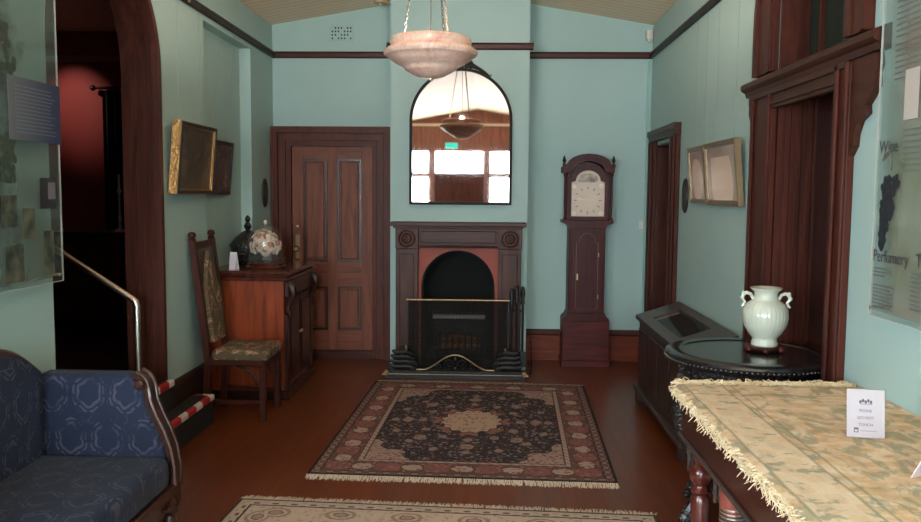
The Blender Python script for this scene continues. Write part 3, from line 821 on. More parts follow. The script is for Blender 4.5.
# fender with scrolled ends, brass crest
fy = 7.22
t = thing('fender', 'low black hearth fender with brass corner caps and wavy brass crest', 'fender', (-.30, fy, 0))
MB().box(-.63, .63, -.02, .03, .0, .045, .004).box(-.61, .61, -.012, .02, .045, .075, .003).build('base_rail', black, t)
MB().box(-.60, .60, -.023, -.019, .040, .047).build('brass_strip', brass, t)
for s in (-1, 1):
    MB().box(s * .63 - .025, s * .63 + .025, -.03, .04, .03, .05, .004).box(s * .615 - .018, s * .615 + .018, -.024, .034, .05, .072, .004).build('corner_cap', brass, t)
    MB().box(s * .62 - .015, s * .62 + .015, .03, .17, .0, .05, .003).build('side_rail', black, t)
cr = [(-.33 + .66 * i / 32, 0, .082 + .135 * (0.5 + 0.5 * math.cos(PI * min(1, abs(-.33 + .66 * i / 32) / .29))) ** .9) for i in range(33)]
MB().tube([(-.40, 0, .082)] + cr + [(.40, 0, .082)], .007, 8).build('crest_rail', brass, t)
sc = MB()
def spiral(cx, cz, r0, turns, s, th0=0, n=22, y=0):
    return [(cx + s * (r0 * (1 - .8 * i / n)) * math.cos(th0 + turns * 2 * PI * i / n), y, cz + (r0 * (1 - .8 * i / n)) * math.sin(th0 + turns * 2 * PI * i / n)) for i in range(n + 1)]
for s in (-1, 1):
    sc.tube(spiral(s * .055, .135, .05, 1.4, s, -PI / 2), .007, 6)
    sc.tube(spiral(s * .145, .11, .03, 1.3, s, -PI / 2), .006, 6)
    sc.tube([(0, 0, .085), (s * .02, 0, .12), (s * .012, 0, .17), (0, 0, .205)], .006, 6)
sc.build('scrollwork', black, t)
MB().ball((0, -.006, .185), (.008, .008, .016), 8).ball((0, -.006, .10), .009, 8).build('boss', brass, t)
for s in (-1, 1):
    e = MB()
    for k in range(4):
        zz = .10 + k * .043; xx = s * (.50 + .0 * k)
        e.tube([(xx - s * .15 + s * .012 * k, 0, zz - .012), (xx - s * .07, -.012, zz + .012), (xx + s * .03, 0, zz + .004), (xx + s * .10 - s * .012 * k, -.01, zz + .022)], [.018, .024, .026, .012], 8)
    e.tube(spiral(s * .38, .125, .05, 1.5, -s, PI, 22, -.01), .013, 7)
    e.build('scrolled_end', black, t)
    f = MB()
    for (dx, dz) in (((0.0, .26), (-.03, .215)) if s < 0 else ((0.0, .235),)):
        f.lathe([(.006, dz - .05), (.016, dz - .03), (.009, dz - .018), (.022, dz + .005), (.012, dz + .035), (.002, dz + .05)], 8, (s * .445 + dx, -.005, 0))
    f.build('flame_finial', brass, t)

t = MB().tube([(.385, 7.62, .32), (.392, 7.60, .22), (.40, 7.58, .1), (.395, 7.55, .008), (.385, 7.45, .006), (.36, 7.40, .006)], .006, 6)
tag(t.build('power_cord', black), 'thin black cord trailing down beside the fireplace', 'cord')

# ------------------------------------------------------------------ mirror
mx0, mx1, mz0, mzs = -.755, .193, 1.55, 2.325
t = thing('arched_mirror', 'tall round-arched mirror with thin dark frame over the mantel', 'mirror', (0, BYF, mz0), 0)
a_ = lambda i: [(mx1 - i, i)] + [(u, w) for u, w in arch(mx0 + i, mx1 - i, mzs - mz0, 32)] + [(mx0 + i, i)]
MB().prism(a_(.012), 'y', -.03, -.004).build('mirror_glass', mirror_m, t)
MB().ring(a_(0), a_(.026), 'y', -.045, -.002, closed=True).build('frame', mat('mirror_frame', (.016, .010, .008), .5, spec=.15), t)
c = MB(); mxc = (mx0 + mx1) / 2; zt = mzs - mz0 + (mx1 - mx0) / 2
for s in (-1, 1):
    c.tube([(mxc + s * .03, -.03, zt + .02), (mxc + s * .09, -.035, zt + .03), (mxc + s * .15, -.035, zt + .0), (mxc + s * .21, -.035, zt - .035), (mxc + s * .26, -.03, zt - .075), (mxc + s * .275, -.03, zt - .06)], [.02, .024, .016, .013, .009, .006], 8)
    c.tube(spiral(mxc + s * .075, zt + .035, .035, 1.3, s, -PI / 2, 18, -.035), .011, 6)
c.ball((mxc, -.035, zt + .04), (.035, .02, .045), 10)
c.build('carved_crest', dark_frame, t)

# ------------------------------------------------------------------ longcase clock
ck = thing('longcase_clock', 'tall mahogany grandfather clock with arched painted dial', 'clock', (.925, 7.80, 0))
MB().box(-.232, .232, 0, .30, 0, .065, .004).build('plinth', w_clockx, ck)
MB().box(-.222, .222, .01, .30, .065, .445, .003).build('base', w_clockx, ck)
MB().prism([(-.222, .445), (.222, .445), (.215, .47), (.19, .49), (.178, .52), (-.178, .52), (-.19, .49), (-.215, .47)], 'y', .02, .30).build('base_moulding', w_clock, ck)
MB().box(-.172, .172, .045, .30, .52, 1.335, .003).build('trunk', w_clock, ck)
td = [(-.105, .56), (.105, .56), (.105, 1.20), (.085, 1.20)] + arch(-.075, .075, 1.215, 12) + [(-.085, 1.20), (-.105, 1.20)]
dr = MB().prism(td, 'y', .030, .045).build('trunk_door', w_clock, ck)
td2 = [(u * .955, .56 + (w - .56) * .993 + .002) for u, w in td]
MB().ring(td, td2, 'y', .026, .031).build('door_edging', mat('clock_edging', srgb(122, 74, 62), .4), dr)
MB().box(-.098, -.082, .026, .03, .84, .90, .002).build('escutcheon', brass, dr)
for z in (.68, 1.08): MB().box(.104, .112, .028, .046, z - .02, z + .02).build('hinge', brass, dr)
for s in (-1, 1): MB().box(s * .158 - .012, s * .158 + .012, .040, .05, .56, 1.30, .004).build('corner_strip', w_clock, ck)
MB().prism([(-.172, 1.335), (.172, 1.335), (.185, 1.36), (.205, 1.375), (.24, 1.385), (.24, 1.41), (-.24, 1.41), (-.24, 1.385), (-.205, 1.375), (-.185, 1.36)], 'y', .01, .30).build('hood_base', w_clock, ck)
# hood: case, glazed door, arched cornice, columns, finials
MB().box(-.205, .205, .09, .30, 1.41, 1.89).build('hood_case', w_clock, ck)
cor_in = [(-.24, 1.86), (-.16, 1.865)] + arch(-.15, .15, 1.87, 16, .10)[::-1] + [(.16, 1.865), (.24, 1.86)]
cor_out = [(-.24, 1.92), (-.205, 1.925)] + arch(-.195, .195, 1.925, 16, .10)[::-1] + [(.205, 1.925), (.24, 1.92)]
MB().ring(cor_out, cor_in, 'y', .0, .30, closed=False).build('arched_cornice', w_clock, ck)
co2 = [(u * 1.03, w + .012) for u, w in cor_out]; ci2 = [(u * 1.0, w - .018) for u, w in cor_out]
MB().ring(co2, ci2, 'y', -.018, .02, closed=False).build('cornice_moulding', w_clock, ck)
do_ = [(.195, 1.415)] + [(.195, 1.80)] + arch(-.155, .155, 1.83, 16, .125) + [(-.195, 1.80), (-.195, 1.415)]
di_ = [(.158, 1.447)] + [(.158, 1.77)] + arch(-.118, .118, 1.785, 16, .098) + [(-.158, 1.77), (-.158, 1.447)]
MB().ring(do_, di_, 'y', .045, .075, closed=True).build('hood_door', w_clock, ck)
dial_m = mat('dial_paint', lambda g: g.mix(srgb(206, 184, 166), srgb(222, 204, 188), g.noise(9)), .45)
dl = MB().prism([(.165, 1.442)] + [(.165, 1.775)] + arch(-.125, .125, 1.785, 16, .10) + [(-.165, 1.775), (-.165, 1.442)], 'y', .075, .085).build('dial', dial_m, ck)
mk = MB()
for i in range(12):
    a = PI / 6 * i
    mk.box(-.004, .004, -.002, 0, -.013, .013, M=Matrix.Translation((math.sin(a) * .118, .0745, 1.60 + math.cos(a) * .118)) @ Matrix.Rotation(a, 4, 'Y'))
mk.build('numeral', ink_mid, dl, stuff=True)
sp = MB()
for sx in (-1, 1):
    for z in (1.475, 1.735): sp.lathe([(.026, 0), (.02, .003), (.004, .003)], 12, M=Matrix.Translation((sx * .13, .0745, z)) @ Matrix.Rotation(R(90), 4, 'X'))
sp.build('corner_ornament', mat('dial_spandrel', srgb(236, 224, 206), .4), dl)
MB().prism([(.095, 1.772)] + arch(-.10, .10, 1.79, 12, .065) + [(-.095, 1.772)], 'y', .072, .0745).build('arch_painting', mat('dial_scene', lambda g: g.ramp(g.noise(14, 4), [(.4, srgb(120, 104, 92)), (.6, srgb(196, 178, 160))]), .5), dl)
hn = MB()
hn.box(-.004, .004, -.004, -.002, 0, .07, M=Matrix.Translation((0, .0745, 1.60)) @ Matrix.Rotation(R(75), 4, 'Y'))
hn.box(-.003, .003, -.006, -.004, 0, .1, M=Matrix.Translation((0, .0745, 1.60)) @ Matrix.Rotation(R(-80), 4, 'Y'))
hn.build('hand', brass, dl)
for s in (-1, 1):
    MB().lathe([(.018, 1.41), (.018, 1.43), (.011, 1.445), (.013, 1.6), (.011, 1.82), (.018, 1.835), (.018, 1.86)], 12, (s * .218, .035, 0)).build('column', w_clock, ck)
    MB().lathe([(.014, 1.925), (.016, 1.94), (.006, 1.95), (.02, 1.975), (.014, 1.99), (.004, 2.02)], 12, (s * .232, .03, 0)).build('finial', dark_frame, ck)

# ------------------------------------------------------------------ pendant bowl
LX, LY = -.365, 4.95
pl = thing('pendant_lamp', 'carved pinkish alabaster bowl lamp hung on chains', 'lamp', (LX, LY, 2.335))
prof = [(.0, .0), (.04, .0), (.08, .010), (.11, .026), (.14, .042), (.152, .05), (.158, .062), (.175, .072), (.21, .088), (.238, .108), (.252, .124), (.268, .13), (.276, .145), (.272, .163), (.256, .174), (.242, .182), (.238, .192), (.244, .206), (.24, .226), (.228, .236), (.214, .236), (.21, .22), (.208, .18), (.17, .11), (.1, .06), (.0, .05)]
MB().lathe(prof, 64, rib=lambda a, z: .022 * math.cos(10 * a) * math.sin(PI * (z - .12) / .06) if .126 < z < .178 else (.012 * math.cos(16 * a) if .02 < z < .06 else 0)).build('bowl', alab, pl)
MB().lathe([(.004, -.012), (.012, -.008), (.012, .0), (.006, .003)], 10).build('finial', brass, pl)
apex = Vector((0, 0, 1.255))
for k, a in enumerate((R(188), R(52), R(-58))):
    p0 = Vector((math.cos(a) * .165, math.sin(a) * .165, .215)); L_ = apex - p0
    nl = int(L_.length / .026); ch = MB(); dv = L_.normalized()
    q = dv.to_track_quat('Z', 'Y').to_matrix().to_4x4()
    for i in range(nl):
        M = Matrix.Translation(p0 + L_ * ((i + .5) / nl)) @ q @ Matrix.Rotation(PI / 2 * (i % 2), 4, 'Z')
        ch.tube([(.0065 * math.cos(t_), 0, .0165 * math.sin(t_)) for t_ in [2 * PI * j / 8 for j in range(8)]], .0022, 4, True, M)
    ch.build('chain', mat('chain_brass_%d' % k, (.06, .05, .04), .45, .6), pl)
    MB().ball((p0.x * 1.32, p0.y * 1.32, .21), .01, 8).tube([tuple(p0), (p0.x * 1.3, p0.y * 1.3, .212)], .004, 5).build('hook', black, pl)
MB().lathe([(.012, 1.20), (.03, 1.23), (.06, 1.25), (.065, 1.262)], 20).build('ceiling_rose', brass, pl)
MB().tube([(0, 0, .12), (0, 0, 1.2)], .003, 6).build('flex', black, pl)
MB().ball((0, 0, .16), (.03, .03, .04), 12).build('added_bulb', fill_bulb_m, pl)
ld = bpy.data.lights.new('bowl_fill_light', 'POINT'); ld.energy = BOWL_FILL_W; ld.color = (1, .88, .74); ld.shadow_soft_size = .03  # light added inside the bowl to lift the ceiling
lo = bpy.data.objects.new('bowl_fill_light', ld); COL.objects.link(lo); lo.location = (LX, LY, 2.575)

# ------------------------------------------------------------------ rugs
def rug(name, label, hx, hy, m, loc, rz, fl):
    o = MB().box(-hx, hx, -hy, hy, 0.0, .012, .004).build(name, m); tag(o, label, 'rug')
    o.location = loc; o.rotation_euler.z = rz
    for s in (-1, 1):
        f = MB()
        n = int(2 * hx / .0048)
        for i in range(n):
            x = -hx + 2 * hx * (i + random.random()) / n
            dx = random.gauss(0, .012); L_ = fl * random.uniform(.65, 1.15)
            z = random.uniform(.004, .010)
            w = .0028
            y0 = s * (hy - .004)
            f.add([(x - w, y0, .009), (x + w, y0, .009), (x + dx * .5 - w, y0 + s * L_ * .55, z), (x + dx * .5 + w, y0 + s * L_ * .55, z), (x + dx - w, y0 + s * L_, .002), (x + dx + w, y0 + s * L_, .002),
                   (x, y0, .004), (x + dx * .5, y0 + s * L_ * .55, .001), (x + dx, y0 + s * L_, .0005)],
                  [(0, 1, 3, 2), (2, 3, 5, 4), (0, 2, 7, 6), (2, 4, 8, 7), (1, 6, 7, 3), (3, 7, 8, 5)])
        f.build('fringe', rugfringe_m, o, stuff=True)
    return o
rug('persian_rug', 'navy and rose oriental rug with cream medallion before the hearth', .905, 1.2, rug1_m, (-.12, 5.825, .0005), -.03, .075)
rug('cream_rug', 'pale cream patterned rug with fringe beside the blue sofa', 1.1, .75, rug2_m, (-.265, 3.44, .0005), -.05, .07)

# ------------------------------------------------------------------ doorway in right wall, far end (door_2)
def jamb_box(root, y0, y1, zt, m, my, depth=.3):
    MB().box(XR + .001, XR + depth, y1 - .02, y1 - .001, 0, zt).build('jamb', m, root)
    MB().box(XR + .001, XR + depth, y0 + .001, y0 + .02, 0, zt).build('jamb', m, root)
    MB().box(XR + .001, XR + depth, y0 + .02, y1 - .02, zt - .02, zt - .001).build('head', my, root)
d2 = sempty('door_2', 'narrow timber doorway with cornice beside the clock corner')
jamb_box(d2, FY0, FY1, FZ, w_rdoor, w_rdoory)
MB().box(XR + .26, XR + .30, FY0 + .02, FY1 - .02, .005, FZ - .02).build('leaf', w_rdoor, d2)
for (a, b, c0, c1) in ((.1, .35, .2, .85), (.4, .65, .2, .85), (.1, .35, 1.05, 1.95), (.4, .65, 1.05, 1.95)):
    MB().box(XR + .25, XR + .26, FY0 + a, FY0 + b, c0, c1, .004).build('panel', w_rdoor, d2)
for y0, y1 in ((FY0 - .20, FY0 + .012), (FY1 - .012, FY1 + .18)):
    MB().box(XR - .04, XR - .001, y0, y1, 0, FZ + .03, .006).build('architrave', w_rdoor, d2)
    MB().box(XR - .055, XR - .04, y0 + .02, y0 + .06, 0, FZ + .03, .004).box(XR - .055, XR - .04, y1 - .06, y1 - .02, 0, FZ + .03, .004).build('moulding', w_rdoor, d2)
MB().prism([(XR - .001, FZ + .03), (XR - .042, FZ + .03), (XR - .05, FZ + .07), (XR - .062, FZ + .085), (XR - .062, FZ + .13), (XR - .001, FZ + .13)], 'y', FY0 - .205, FY1 + .185).build('cornice', w_rdoory, d2)

# ------------------------------------------------------------------ large arched door with fanlight (door_3)
d3 = sempty('door_3', 'dark red timber door with moulded transom and arched fanlight')
jamb_box(d3, BY0, BY1, 2.225, w_rdoor, w_rdoory, .25)
MB().box(XR + .21, XR + .25, BY0 + .02, BY1 - .02, .005, 2.205).build('leaf', w_cabdk, d3)
for (a, b, c0, c1) in ((.1, .4, .2, .85), (.47, .77, .2, .85), (.1, .4, 1.05, 2.1), (.47, .77, 1.05, 2.1)):
    MB().box(XR + .198, XR + .21, BY0 + a, BY0 + b, c0, c1, .005).build('panel', w_cabdk, d3)
for x in (.04, .10, .16): MB().box(XR + x, XR + x + .03, BY1 - .032, BY1 - .02, .0, 2.25, .004).build('reeding', w_rdoor, d3)
for y0, y1 in ((BY0 - .12, BY0 + .012), (BY1 - .012, BY1 + .30)):
    MB().box(XR - .035, XR - .001, y0, y1, 0, 2.225, .005).build('architrave', w_rdoor, d3)
    MB().box(XR - .05, XR - .035, y0, y0 + .03, 0, 2.225, .005).box(XR - .05, XR - .035, y1 - .035, y1, 0, 2.225, .005).build('moulding', w_rdoor, d3)
MB().box(XR - .035, XR - .001, BY0 + .012, BY1 - .012, 2.125, 2.225).box(XR - .045, XR - .035, BY0 + .012, BY1 - .012, 2.145, 2.165).box(XR - .05, XR - .035, BY0 - .1, BY1 + .28, 2.20, 2.226).build('head_moulding', w_rdoory, d3)
# transom bar
MB().box(XR, XR + .24, BY0 + .002, BY1 - .002, 2.227, 2.329).build('transom', w_rdoory, d3)
MB().prism([(XR - .001, 2.228), (XR - .04, 2.228), (XR - .05, 2.255), (XR - .065, 2.263), (XR - .075, 2.275), (XR - .075, 2.297), (XR - .065, 2.307), (XR - .04, 2.315), (XR - .001, 2.33)], 'y', BY0 - .40, BY1 + .42).build('transom_moulding', w_rdoory, d3)
# scroll-cut brackets under the transom ends
brk = [(0, 0), (.16, 0), (.17, -.05), (.155, -.08), (.16, -.13), (.13, -.17), (.10, -.20), (.105, -.235), (.06, -.26), (.035, -.31), (.03, -.36), (0, -.40)]
MB().prism([(BY0 - .12 - u * 1.4, 2.225 + w) for u, w in brk], 'x', XR - .03, XR - .001).build('bracket', w_rdoory, d3)
MB().prism([(BY1 + .30 + u * .6, 2.225 + w * .7) for u, w in brk], 'x', XR - .03, XR - .001).build('bracket', w_rdoory, d3)
# fanlight casing, jamb and glass
def arc_poly(y0, y1, zs, zb, n=24): return [(y1, zb)] + arch(y0, y1, zs, n) + [(y0, zb)]
MB().ring(arc_poly(FB0 - .19, BY1 + .30, BZS - .12, 2.331), arc_poly(FB0 + .002, BY1 - .002, BZS, 2.331), 'x', XR - .035, XR - .001, closed=False).build('fanlight_casing', w_rdoor, d3)
MB().ring(arc_poly(FB0 - .19, BY1 + .30, BZS - .12, 2.331), arc_poly(FB0 - .15, BY1 + .25, BZS - .12, 2.331), 'x', XR - .05, XR - .035, closed=False).build('casing_moulding', w_rdoor, d3)
MB().ring(arc_poly(FB0 - .05, BY1 + .09, BZS - .05, 2.331), arc_poly(FB0 + .01, BY1 + .03, BZS - .05, 2.331), 'x', XR - .045, XR - .035, closed=False).build('casing_moulding', w_rdoor, d3)
MB().ring(arc_poly(FB0 + .001, BY1 - .001, BZS, 2.331), arc_poly(FB0 + .022, BY1 - .022, BZS, 2.331), 'x', XR + .001, XR + .30, closed=False).build('fanlight_lining', w_rdoor, d3)
MB().prism(arc_poly(FB0 + .022, BY1 - .022, BZS, 2.331), 'x', XR + .15, XR + .156).build('fanlight_glass', fan_glass, d3)
yc = (FB0 + BY1) / 2
fb_ = MB().ring(arc_poly(FB0 + .2, BY1 - .2, BZS - .02, 2.333), arc_poly(FB0 + .225, BY1 - .225, BZS - .02, 2.333), 'x', XR + .13, XR + .17, closed=False)
fb_.build('glazing_bar', w_rdoor, d3)
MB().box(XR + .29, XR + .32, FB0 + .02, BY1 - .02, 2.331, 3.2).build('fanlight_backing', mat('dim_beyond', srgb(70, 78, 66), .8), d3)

# ------------------------------------------------------------------ front wall behind the viewer, with glazed entrance (seen in the mirror)
wf = MB()
DX0, DX1 = -1.32, -.16
op = [(-2.02, -1.44), (DX0, DX1), (-.04, .54)]
zA, zB = 2.12, 2.66      # top lights
zC, zD = .9, 2.06        # sidelights
wf.box(XL, op[0][0], YF - .1, YF, 0, 3.6).box(op[0][1], op[1][0], YF - .1, YF, 0, 3.6).box(op[1][1], op[2][0], YF - .1, YF, 0, 3.6).box(op[2][1], XR, YF - .1, YF, 0, 3.6)
for k, (a, b) in enumerate(op):
    wf.box(a, b, YF - .1, YF, zB, 3.6)
    if k != 1: wf.box(a, b, YF - .1, YF, 0, zC).box(a, b, YF - .1, YF, zD, zA)
struct(wf.build('wall_front', w_board))
struct(MB().box(XL, XR, YF, YF + .04, 3.22, 3.28, .004).build('trim_7', mat('cream_rail_front', srgb(226, 200, 172), .5)))
wn = 0
# unseen window added behind the viewer to light the right wall
w_ = sempty('window_fill')
MB().box(XL + .004, XL + .010, -.5, 1.3, .85, 2.15).build('pane', fill_pane, w_)
for (a, b, c0, c1) in ((-.58, -.5, .77, 2.23), (1.3, 1.38, .77, 2.23), (-.5, 1.3, .77, .85), (-.5, 1.3, 2.15, 2.23), (-.5, 1.3, 1.48, 1.53), (.38, .42, .85, 2.15)):
    MB().box(XL + .001, XL + .045, a, b, c0, c1, .004).build('frame', w_board, w_)  # frame of the added window
for k, (a, b) in enumerate(op):
    for (c0, c1) in (((zA, zB),) if k == 1 else ((zA, zB), (zC, zD))):
        wn += 1
        w_ = sempty('window_%d' % wn)
        MB().box(a + .02, b - .02, YF - .06, YF - .05, c0 + .02, c1 - .02).build('pane', day_pane, w_)
        MB().ring([(a, c0), (b, c0), (b, c1), (a, c1)], [(a + .025, c0 + .025), (b - .025, c0 + .025), (b - .025, c1 - .025), (a + .025, c1 - .025)], 'y', YF - .08, YF + .005).build('frame', w_board, w_)
d4 = sempty('door_4')
MB().box(DX0 + .004, DX1 - .004, YF - .07, YF - .02, .005, zA - .004).build('leaf', w_trim, d4)
for (x0, x1, c0, c1) in ((.1, .45, .2, .9), (.55, .9, .2, .9), (.1, .45, 1.1, 1.9), (.55, .9, 1.1, 1.9)):
    MB().box(DX0 + x0, DX0 + x1, YF - .02, YF - .008, c0, c1, .005).build('panel', w_trim, d4)
t = thing('exit_sign', 'small green exit sign above the glazed entrance, seen in the mirror', 'sign', (-.92, YF, 2.70))
MB().box(-.15, .15, 0, .04, 0, .14, .004).build('housing', white_plastic, t)
MB().box(-.14, .14, .04, .043, .01, .13).build('lit_face', exit_green, t)

# ------------------------------------------------------------------ blue settee
sf = thing('blue_settee', 'blue damask upholstered settee with carved walnut frame', 'sofa', (XL, 0, 0))
Y0, Y1 = 1.92, 3.73
MB().box(.10, .72, Y0 + .14, Y1 - .13, .30, .455, .045).build('seat', dam_xy, sf)
fr = MB().box(.68, .735, Y0 + .06, Y1 - .05, .215, .31, .012).box(.05, .10, Y0 + .06, Y1 - .05, .2, .31, .01).box(.05, .72, Y0 + .06, Y0 + .12, .2, .31, .01).box(.05, .72, Y1 - .12, Y1 - .06, .2, .31, .01)
fr.build('seat_rail', w_sofa, sf)
for k in range(5):
    y = Y0 + .3 + k * .33
    MB().tube([(.742, y - .1, .25), (.748, y - .04, .235), (.75, y, .262), (.748, y + .04, .235), (.742, y + .1, .25)], [.006, .012, .014, .012, .006], 6).build('carving', w_sofa, sf)
# back
def crest(y):
    t_ = (y - (Y0 + .1)) / (Y1 - Y0 - .2); e = min(t_, 1 - t_) / .2
    return .80 + (.135 * math.sin(min(1, max(0, e)) * PI / 2)) + .03 * math.sin(PI * t_)
ys = [Y0 + .1 + (Y1 - Y0 - .2) * i / 40 for i in range(41)]
MB().prism([(ys[0], .3)] + [(y, crest(y)) for y in ys] + [(ys[-1], .3)], 'x', .035, .13).build('backrest', dam_yz, sf)
bp = MB()
for i in range(40):   # padded swelling of the back
    pass
inner = [(Y0 + .2 + (Y1 - Y0 - .4) * i / 40) for i in range(41)]
bp.prism([(inner[0], .42)] + [(y, crest(y) - .05) for y in inner] + [(inner[-1], .42)], 'x', .13, .155)
bp.build('back_padding', dam_yz, sf)
MB().tube([(.085, y, crest(y) + .004) for y in ys], [.03] * 41, 10).build('crest_rail', w_sofa, sf)
# arms: padded panel that swells outwards, walnut scroll front
def arm(yc_, s):
    prof = [(.06, .30), (.06, .75), (.075, .80), (.11, .815), (.49, .817), (.545, .803), (.578, .772), (.588, .735), (.60, .68), (.625, .62), (.655, .54), (.68, .47), (.69, .40), (.69, .30)]
    m = MB()
    secs = ((-.062, .04), (-.05, .012), (-.02, 0.0), (.03, 0.0), (.056, .012), (.066, .04))
    n = len(prof); cxx, czz = .36, .58
    vs = []; fs = []
    for (yy, ins) in secs:
        for (u, w) in prof:
            du = -1 if u > cxx else 1; dw = -1 if w > czz else 1
            vs.append((u + du * ins * .5 * (1 if abs(u - cxx) > .15 else 0), yc_ + s * (yy + (max(0, w - .7) * .22)), w + dw * ins * .5 * (1 if w > .7 else 0)))
    for j in range(len(secs) - 1):
        for i in range(n):
            i2 = (i + 1) % n
            fs.append((j * n + i, j * n + i2, (j + 1) * n + i2, (j + 1) * n + i))
    fs.append(tuple(range(n))); fs.append(tuple((len(secs) - 1) * n + i for i in range(n - 1, -1, -1)))
    m.add(vs, fs); m.build('arm', dam_xz, sf, ang=60)
    path = [(.535, .816), (.568, .80), (.59, .775), (.602, .74), (.612, .69), (.638, .62), (.672, .55), (.70, .47), (.715, .38), (.715, .28)]
    wd = MB()
    wd.ring([(u + .010, w + .006) for u, w in path], [(u - .014, w - .008) for u, w in path], 'y', yc_ - .036, yc_ + .036, closed=False)
    for dy in (-.036, .036):
        wd.tube([(u + .008, yc_ + dy + s * (max(0, w - .7) * .22), w + .006) for u, w in path], .011, 7)
    wd.build('arm_facing', w_sofa, sf)
    MB().lathe([(.022, 0), (.022, .015), (.012, .022)], 16, M=Matrix.Translation((.575, yc_ - .045, .775)) @ Matrix.Rotation(R(90), 4, 'X')).build('rosette', w_sofa, sf)
arm(Y1 - .07, 1); arm(Y0 + .07, -1)
legp = [(.016, 0), (.02, .01), (.03, .04), (.018, .06), (.024, .09), (.036, .13), (.026, .16), (.04, .18), (.04, .215)]
for x in (.69, .08):
    for y in (Y0 + .1, Y1 - .09): MB().lathe(legp, 14, (x, y, 0)).build('leg', w_sofa, sf)

# ------------------------------------------------------------------ hall chair
ch = thing('hall_chair', 'tall-backed carved hall chair with needlework back and seat', 'chair', (-1.855, 5.975, 0), 0)
sx0, sx1, sy = -.17, .255, .225        # local x: back to front, y: half width
MB().box(sx0 + .0, sx1, -sy, sy, .40, .455, .01).build('seat_rail', w_chair, ch)
MB().box(sx0 + .03, sx1 + .01, -sy - .005, sy + .005, .435, .52, .03).build('seat', needle, ch)
for y in (-sy + .025, sy - .025):
    MB().box(sx1 - .05, sx1 - .005, y - .022, y + .022, .0, .40, .005).build('front_leg', w_chair, ch)
    MB().tube([(sx1 - .06, y, .26), (sx1 - .10, y, .345), (sx1 - .17, y, .385), (sx1 - .22, y, .395)], [.012, .014, .012, .008], 6).build('bracket', w_chair, ch)
    bl = MB()
    pts = [(sx0 - .03, 0), (sx0 + .0, .42), (sx0 - .10, 1.30)]
    for (a, b) in zip(pts[:-1], pts[1:]):
        bl.prism([(a[0] - .022, a[1]), (a[0] + .022, a[1]), (b[0] + .022, b[1]), (b[0] - .022, b[1])], 'y', y - .02, y + .02)
    bl.build('back_post', w_chair, ch)
    MB().lathe([(.024, 0), (.028, .012), (.018, .02), (.03, .035), (.026, .055), (.012, .065)], 12, (sx0 - .102, y, 1.30)).build('finial', w_chair, ch)
def bx_at(z): return sx0 + .0 - .10 * (z - .42) / .88
def back_slab(y0, y1, z0_, z1_, f0, f1):
    return MB().add([(bx_at(z) + f, y, z) for z in (z0_, z1_) for y in (y0, y1) for f in (f0, f1)], [(0, 1, 3, 2), (4, 6, 7, 5), (0, 4, 5, 1), (2, 3, 7, 6), (0, 2, 6, 4), (1, 5, 7, 3)])
back_slab(-sy + .045, sy - .045, .56, 1.24, -.012, .012).build('backrest', w_cabdk, ch)
bpn = MB()
outl = [(-.13, .56), (.13, .56), (.14, .95), (.10, 1.05), (.0, 1.22), (-.10, 1.05), (-.14, .95)]
n = len(outl)
bpn.add([(bx_at(z) + .012, y, z) for y, z in outl] + [(bx_at(z) + .04, y * .94, .56 + (z - .56) * .98) for y, z in outl],
        [tuple(range(n)), tuple(range(2 * n - 1, n - 1, -1))] + [(i, (i + 1) % n, (i + 1) % n + n, i + n) for i in range(n)])
bpn.build('back_padding', needle, ch)
back_slab(-sy + .045, sy - .045, 1.24, 1.29, -.016, .016).build('top_rail', w_chair, ch)
MB().box(sx0 + .0, sx1 - .03, -sy + .015, -sy + .035, .12, .15, .004).build('stretcher', w_chair, ch)
MB().box(sx0 + .0, sx1 - .03, sy - .035, sy - .015, .12, .15, .004).build('stretcher', w_chair, ch)

# ------------------------------------------------------------------ cedar cabinet
cb = thing('cedar_cabinet', 'red cedar chiffonier with corbelled front behind the hall chair', 'cabinet', (XL, 6.86, 0))
cw = .48  # half length
MB().box(-.09, .53, -cw + .02, cw - .02, .07, .955, .004).build('body', w_cab, cb)
MB().box(-.09, .575, -cw - .02, cw + .02, .955, .985, .006).box(-.09, .56, -cw, cw, .985, 1.0, .003).box(-.09, .60, -cw - .035, cw + .035, 1.0, 1.035, .01).build('top', w_caby, cb)
MB().box(-.09, .57, -cw - .01, cw + .01, 0, .07, .006).build('plinth', w_cabdk, cb)
MB().box(.53, .575, -cw + .02, cw - .02, .82, .95, .01).build('drawer', w_cabdk, cb)
for k in (-1, 1):
    dr_ = MB().box(.53, .548, min(k * .01, k * (cw - .10)), max(k * .01, k * (cw - .10)), .12, .80, .004).build('door', w_cabdk, cb)
    y0, y1 = sorted((k * .05, k * (cw - .15)))
    MB().box(.548, .556, y0, y1, .18, .74, .004).build('door_panel', w_cabdk, dr_)
    MB().ball((.56, k * .03, .48), .014, 8).build('knob', brass, dr_)
    y = k * (cw - .055)
    cbm = MB()
    cbm.box(.53, .56, y - .035, y + .035, .07, .68, .004)
    cbm.tube([(.545, y, .93), (.585, y, .90), (.595, y, .84), (.565, y, .78), (.55, y, .72), (.57, y, .68), (.56, y, .64)], [.03, .036, .034, .026, .02, .02, .01], 8)
    cbm.build('corbel', w_cabdk, cb)
ZT = 1.035
# black domed casket
t = thing('lidded_urn', 'black pagoda-shaped urn with tall finial on the cedar cabinet', 'urn', (-2.09, 7.0, ZT))
t.scale = (1.15, 1.15, 1.15)
MB().lathe([(.09, 0), (.10, .01), (.105, .03), (.115, .06), (.125, .11), (.128, .13)], 24).build('body', black_lac, t)
MB().lathe([(.135, .13), (.135, .145), (.12, .165), (.09, .20), (.05, .235), (.025, .25)], 24).build('lid', black_lac, t)
MB().lathe([(.012, .25), (.024, .265), (.03, .285), (.018, .305), (.012, .315), (.022, .33), (.016, .35), (.003, .365)], 14).build('finial', black_top, t)
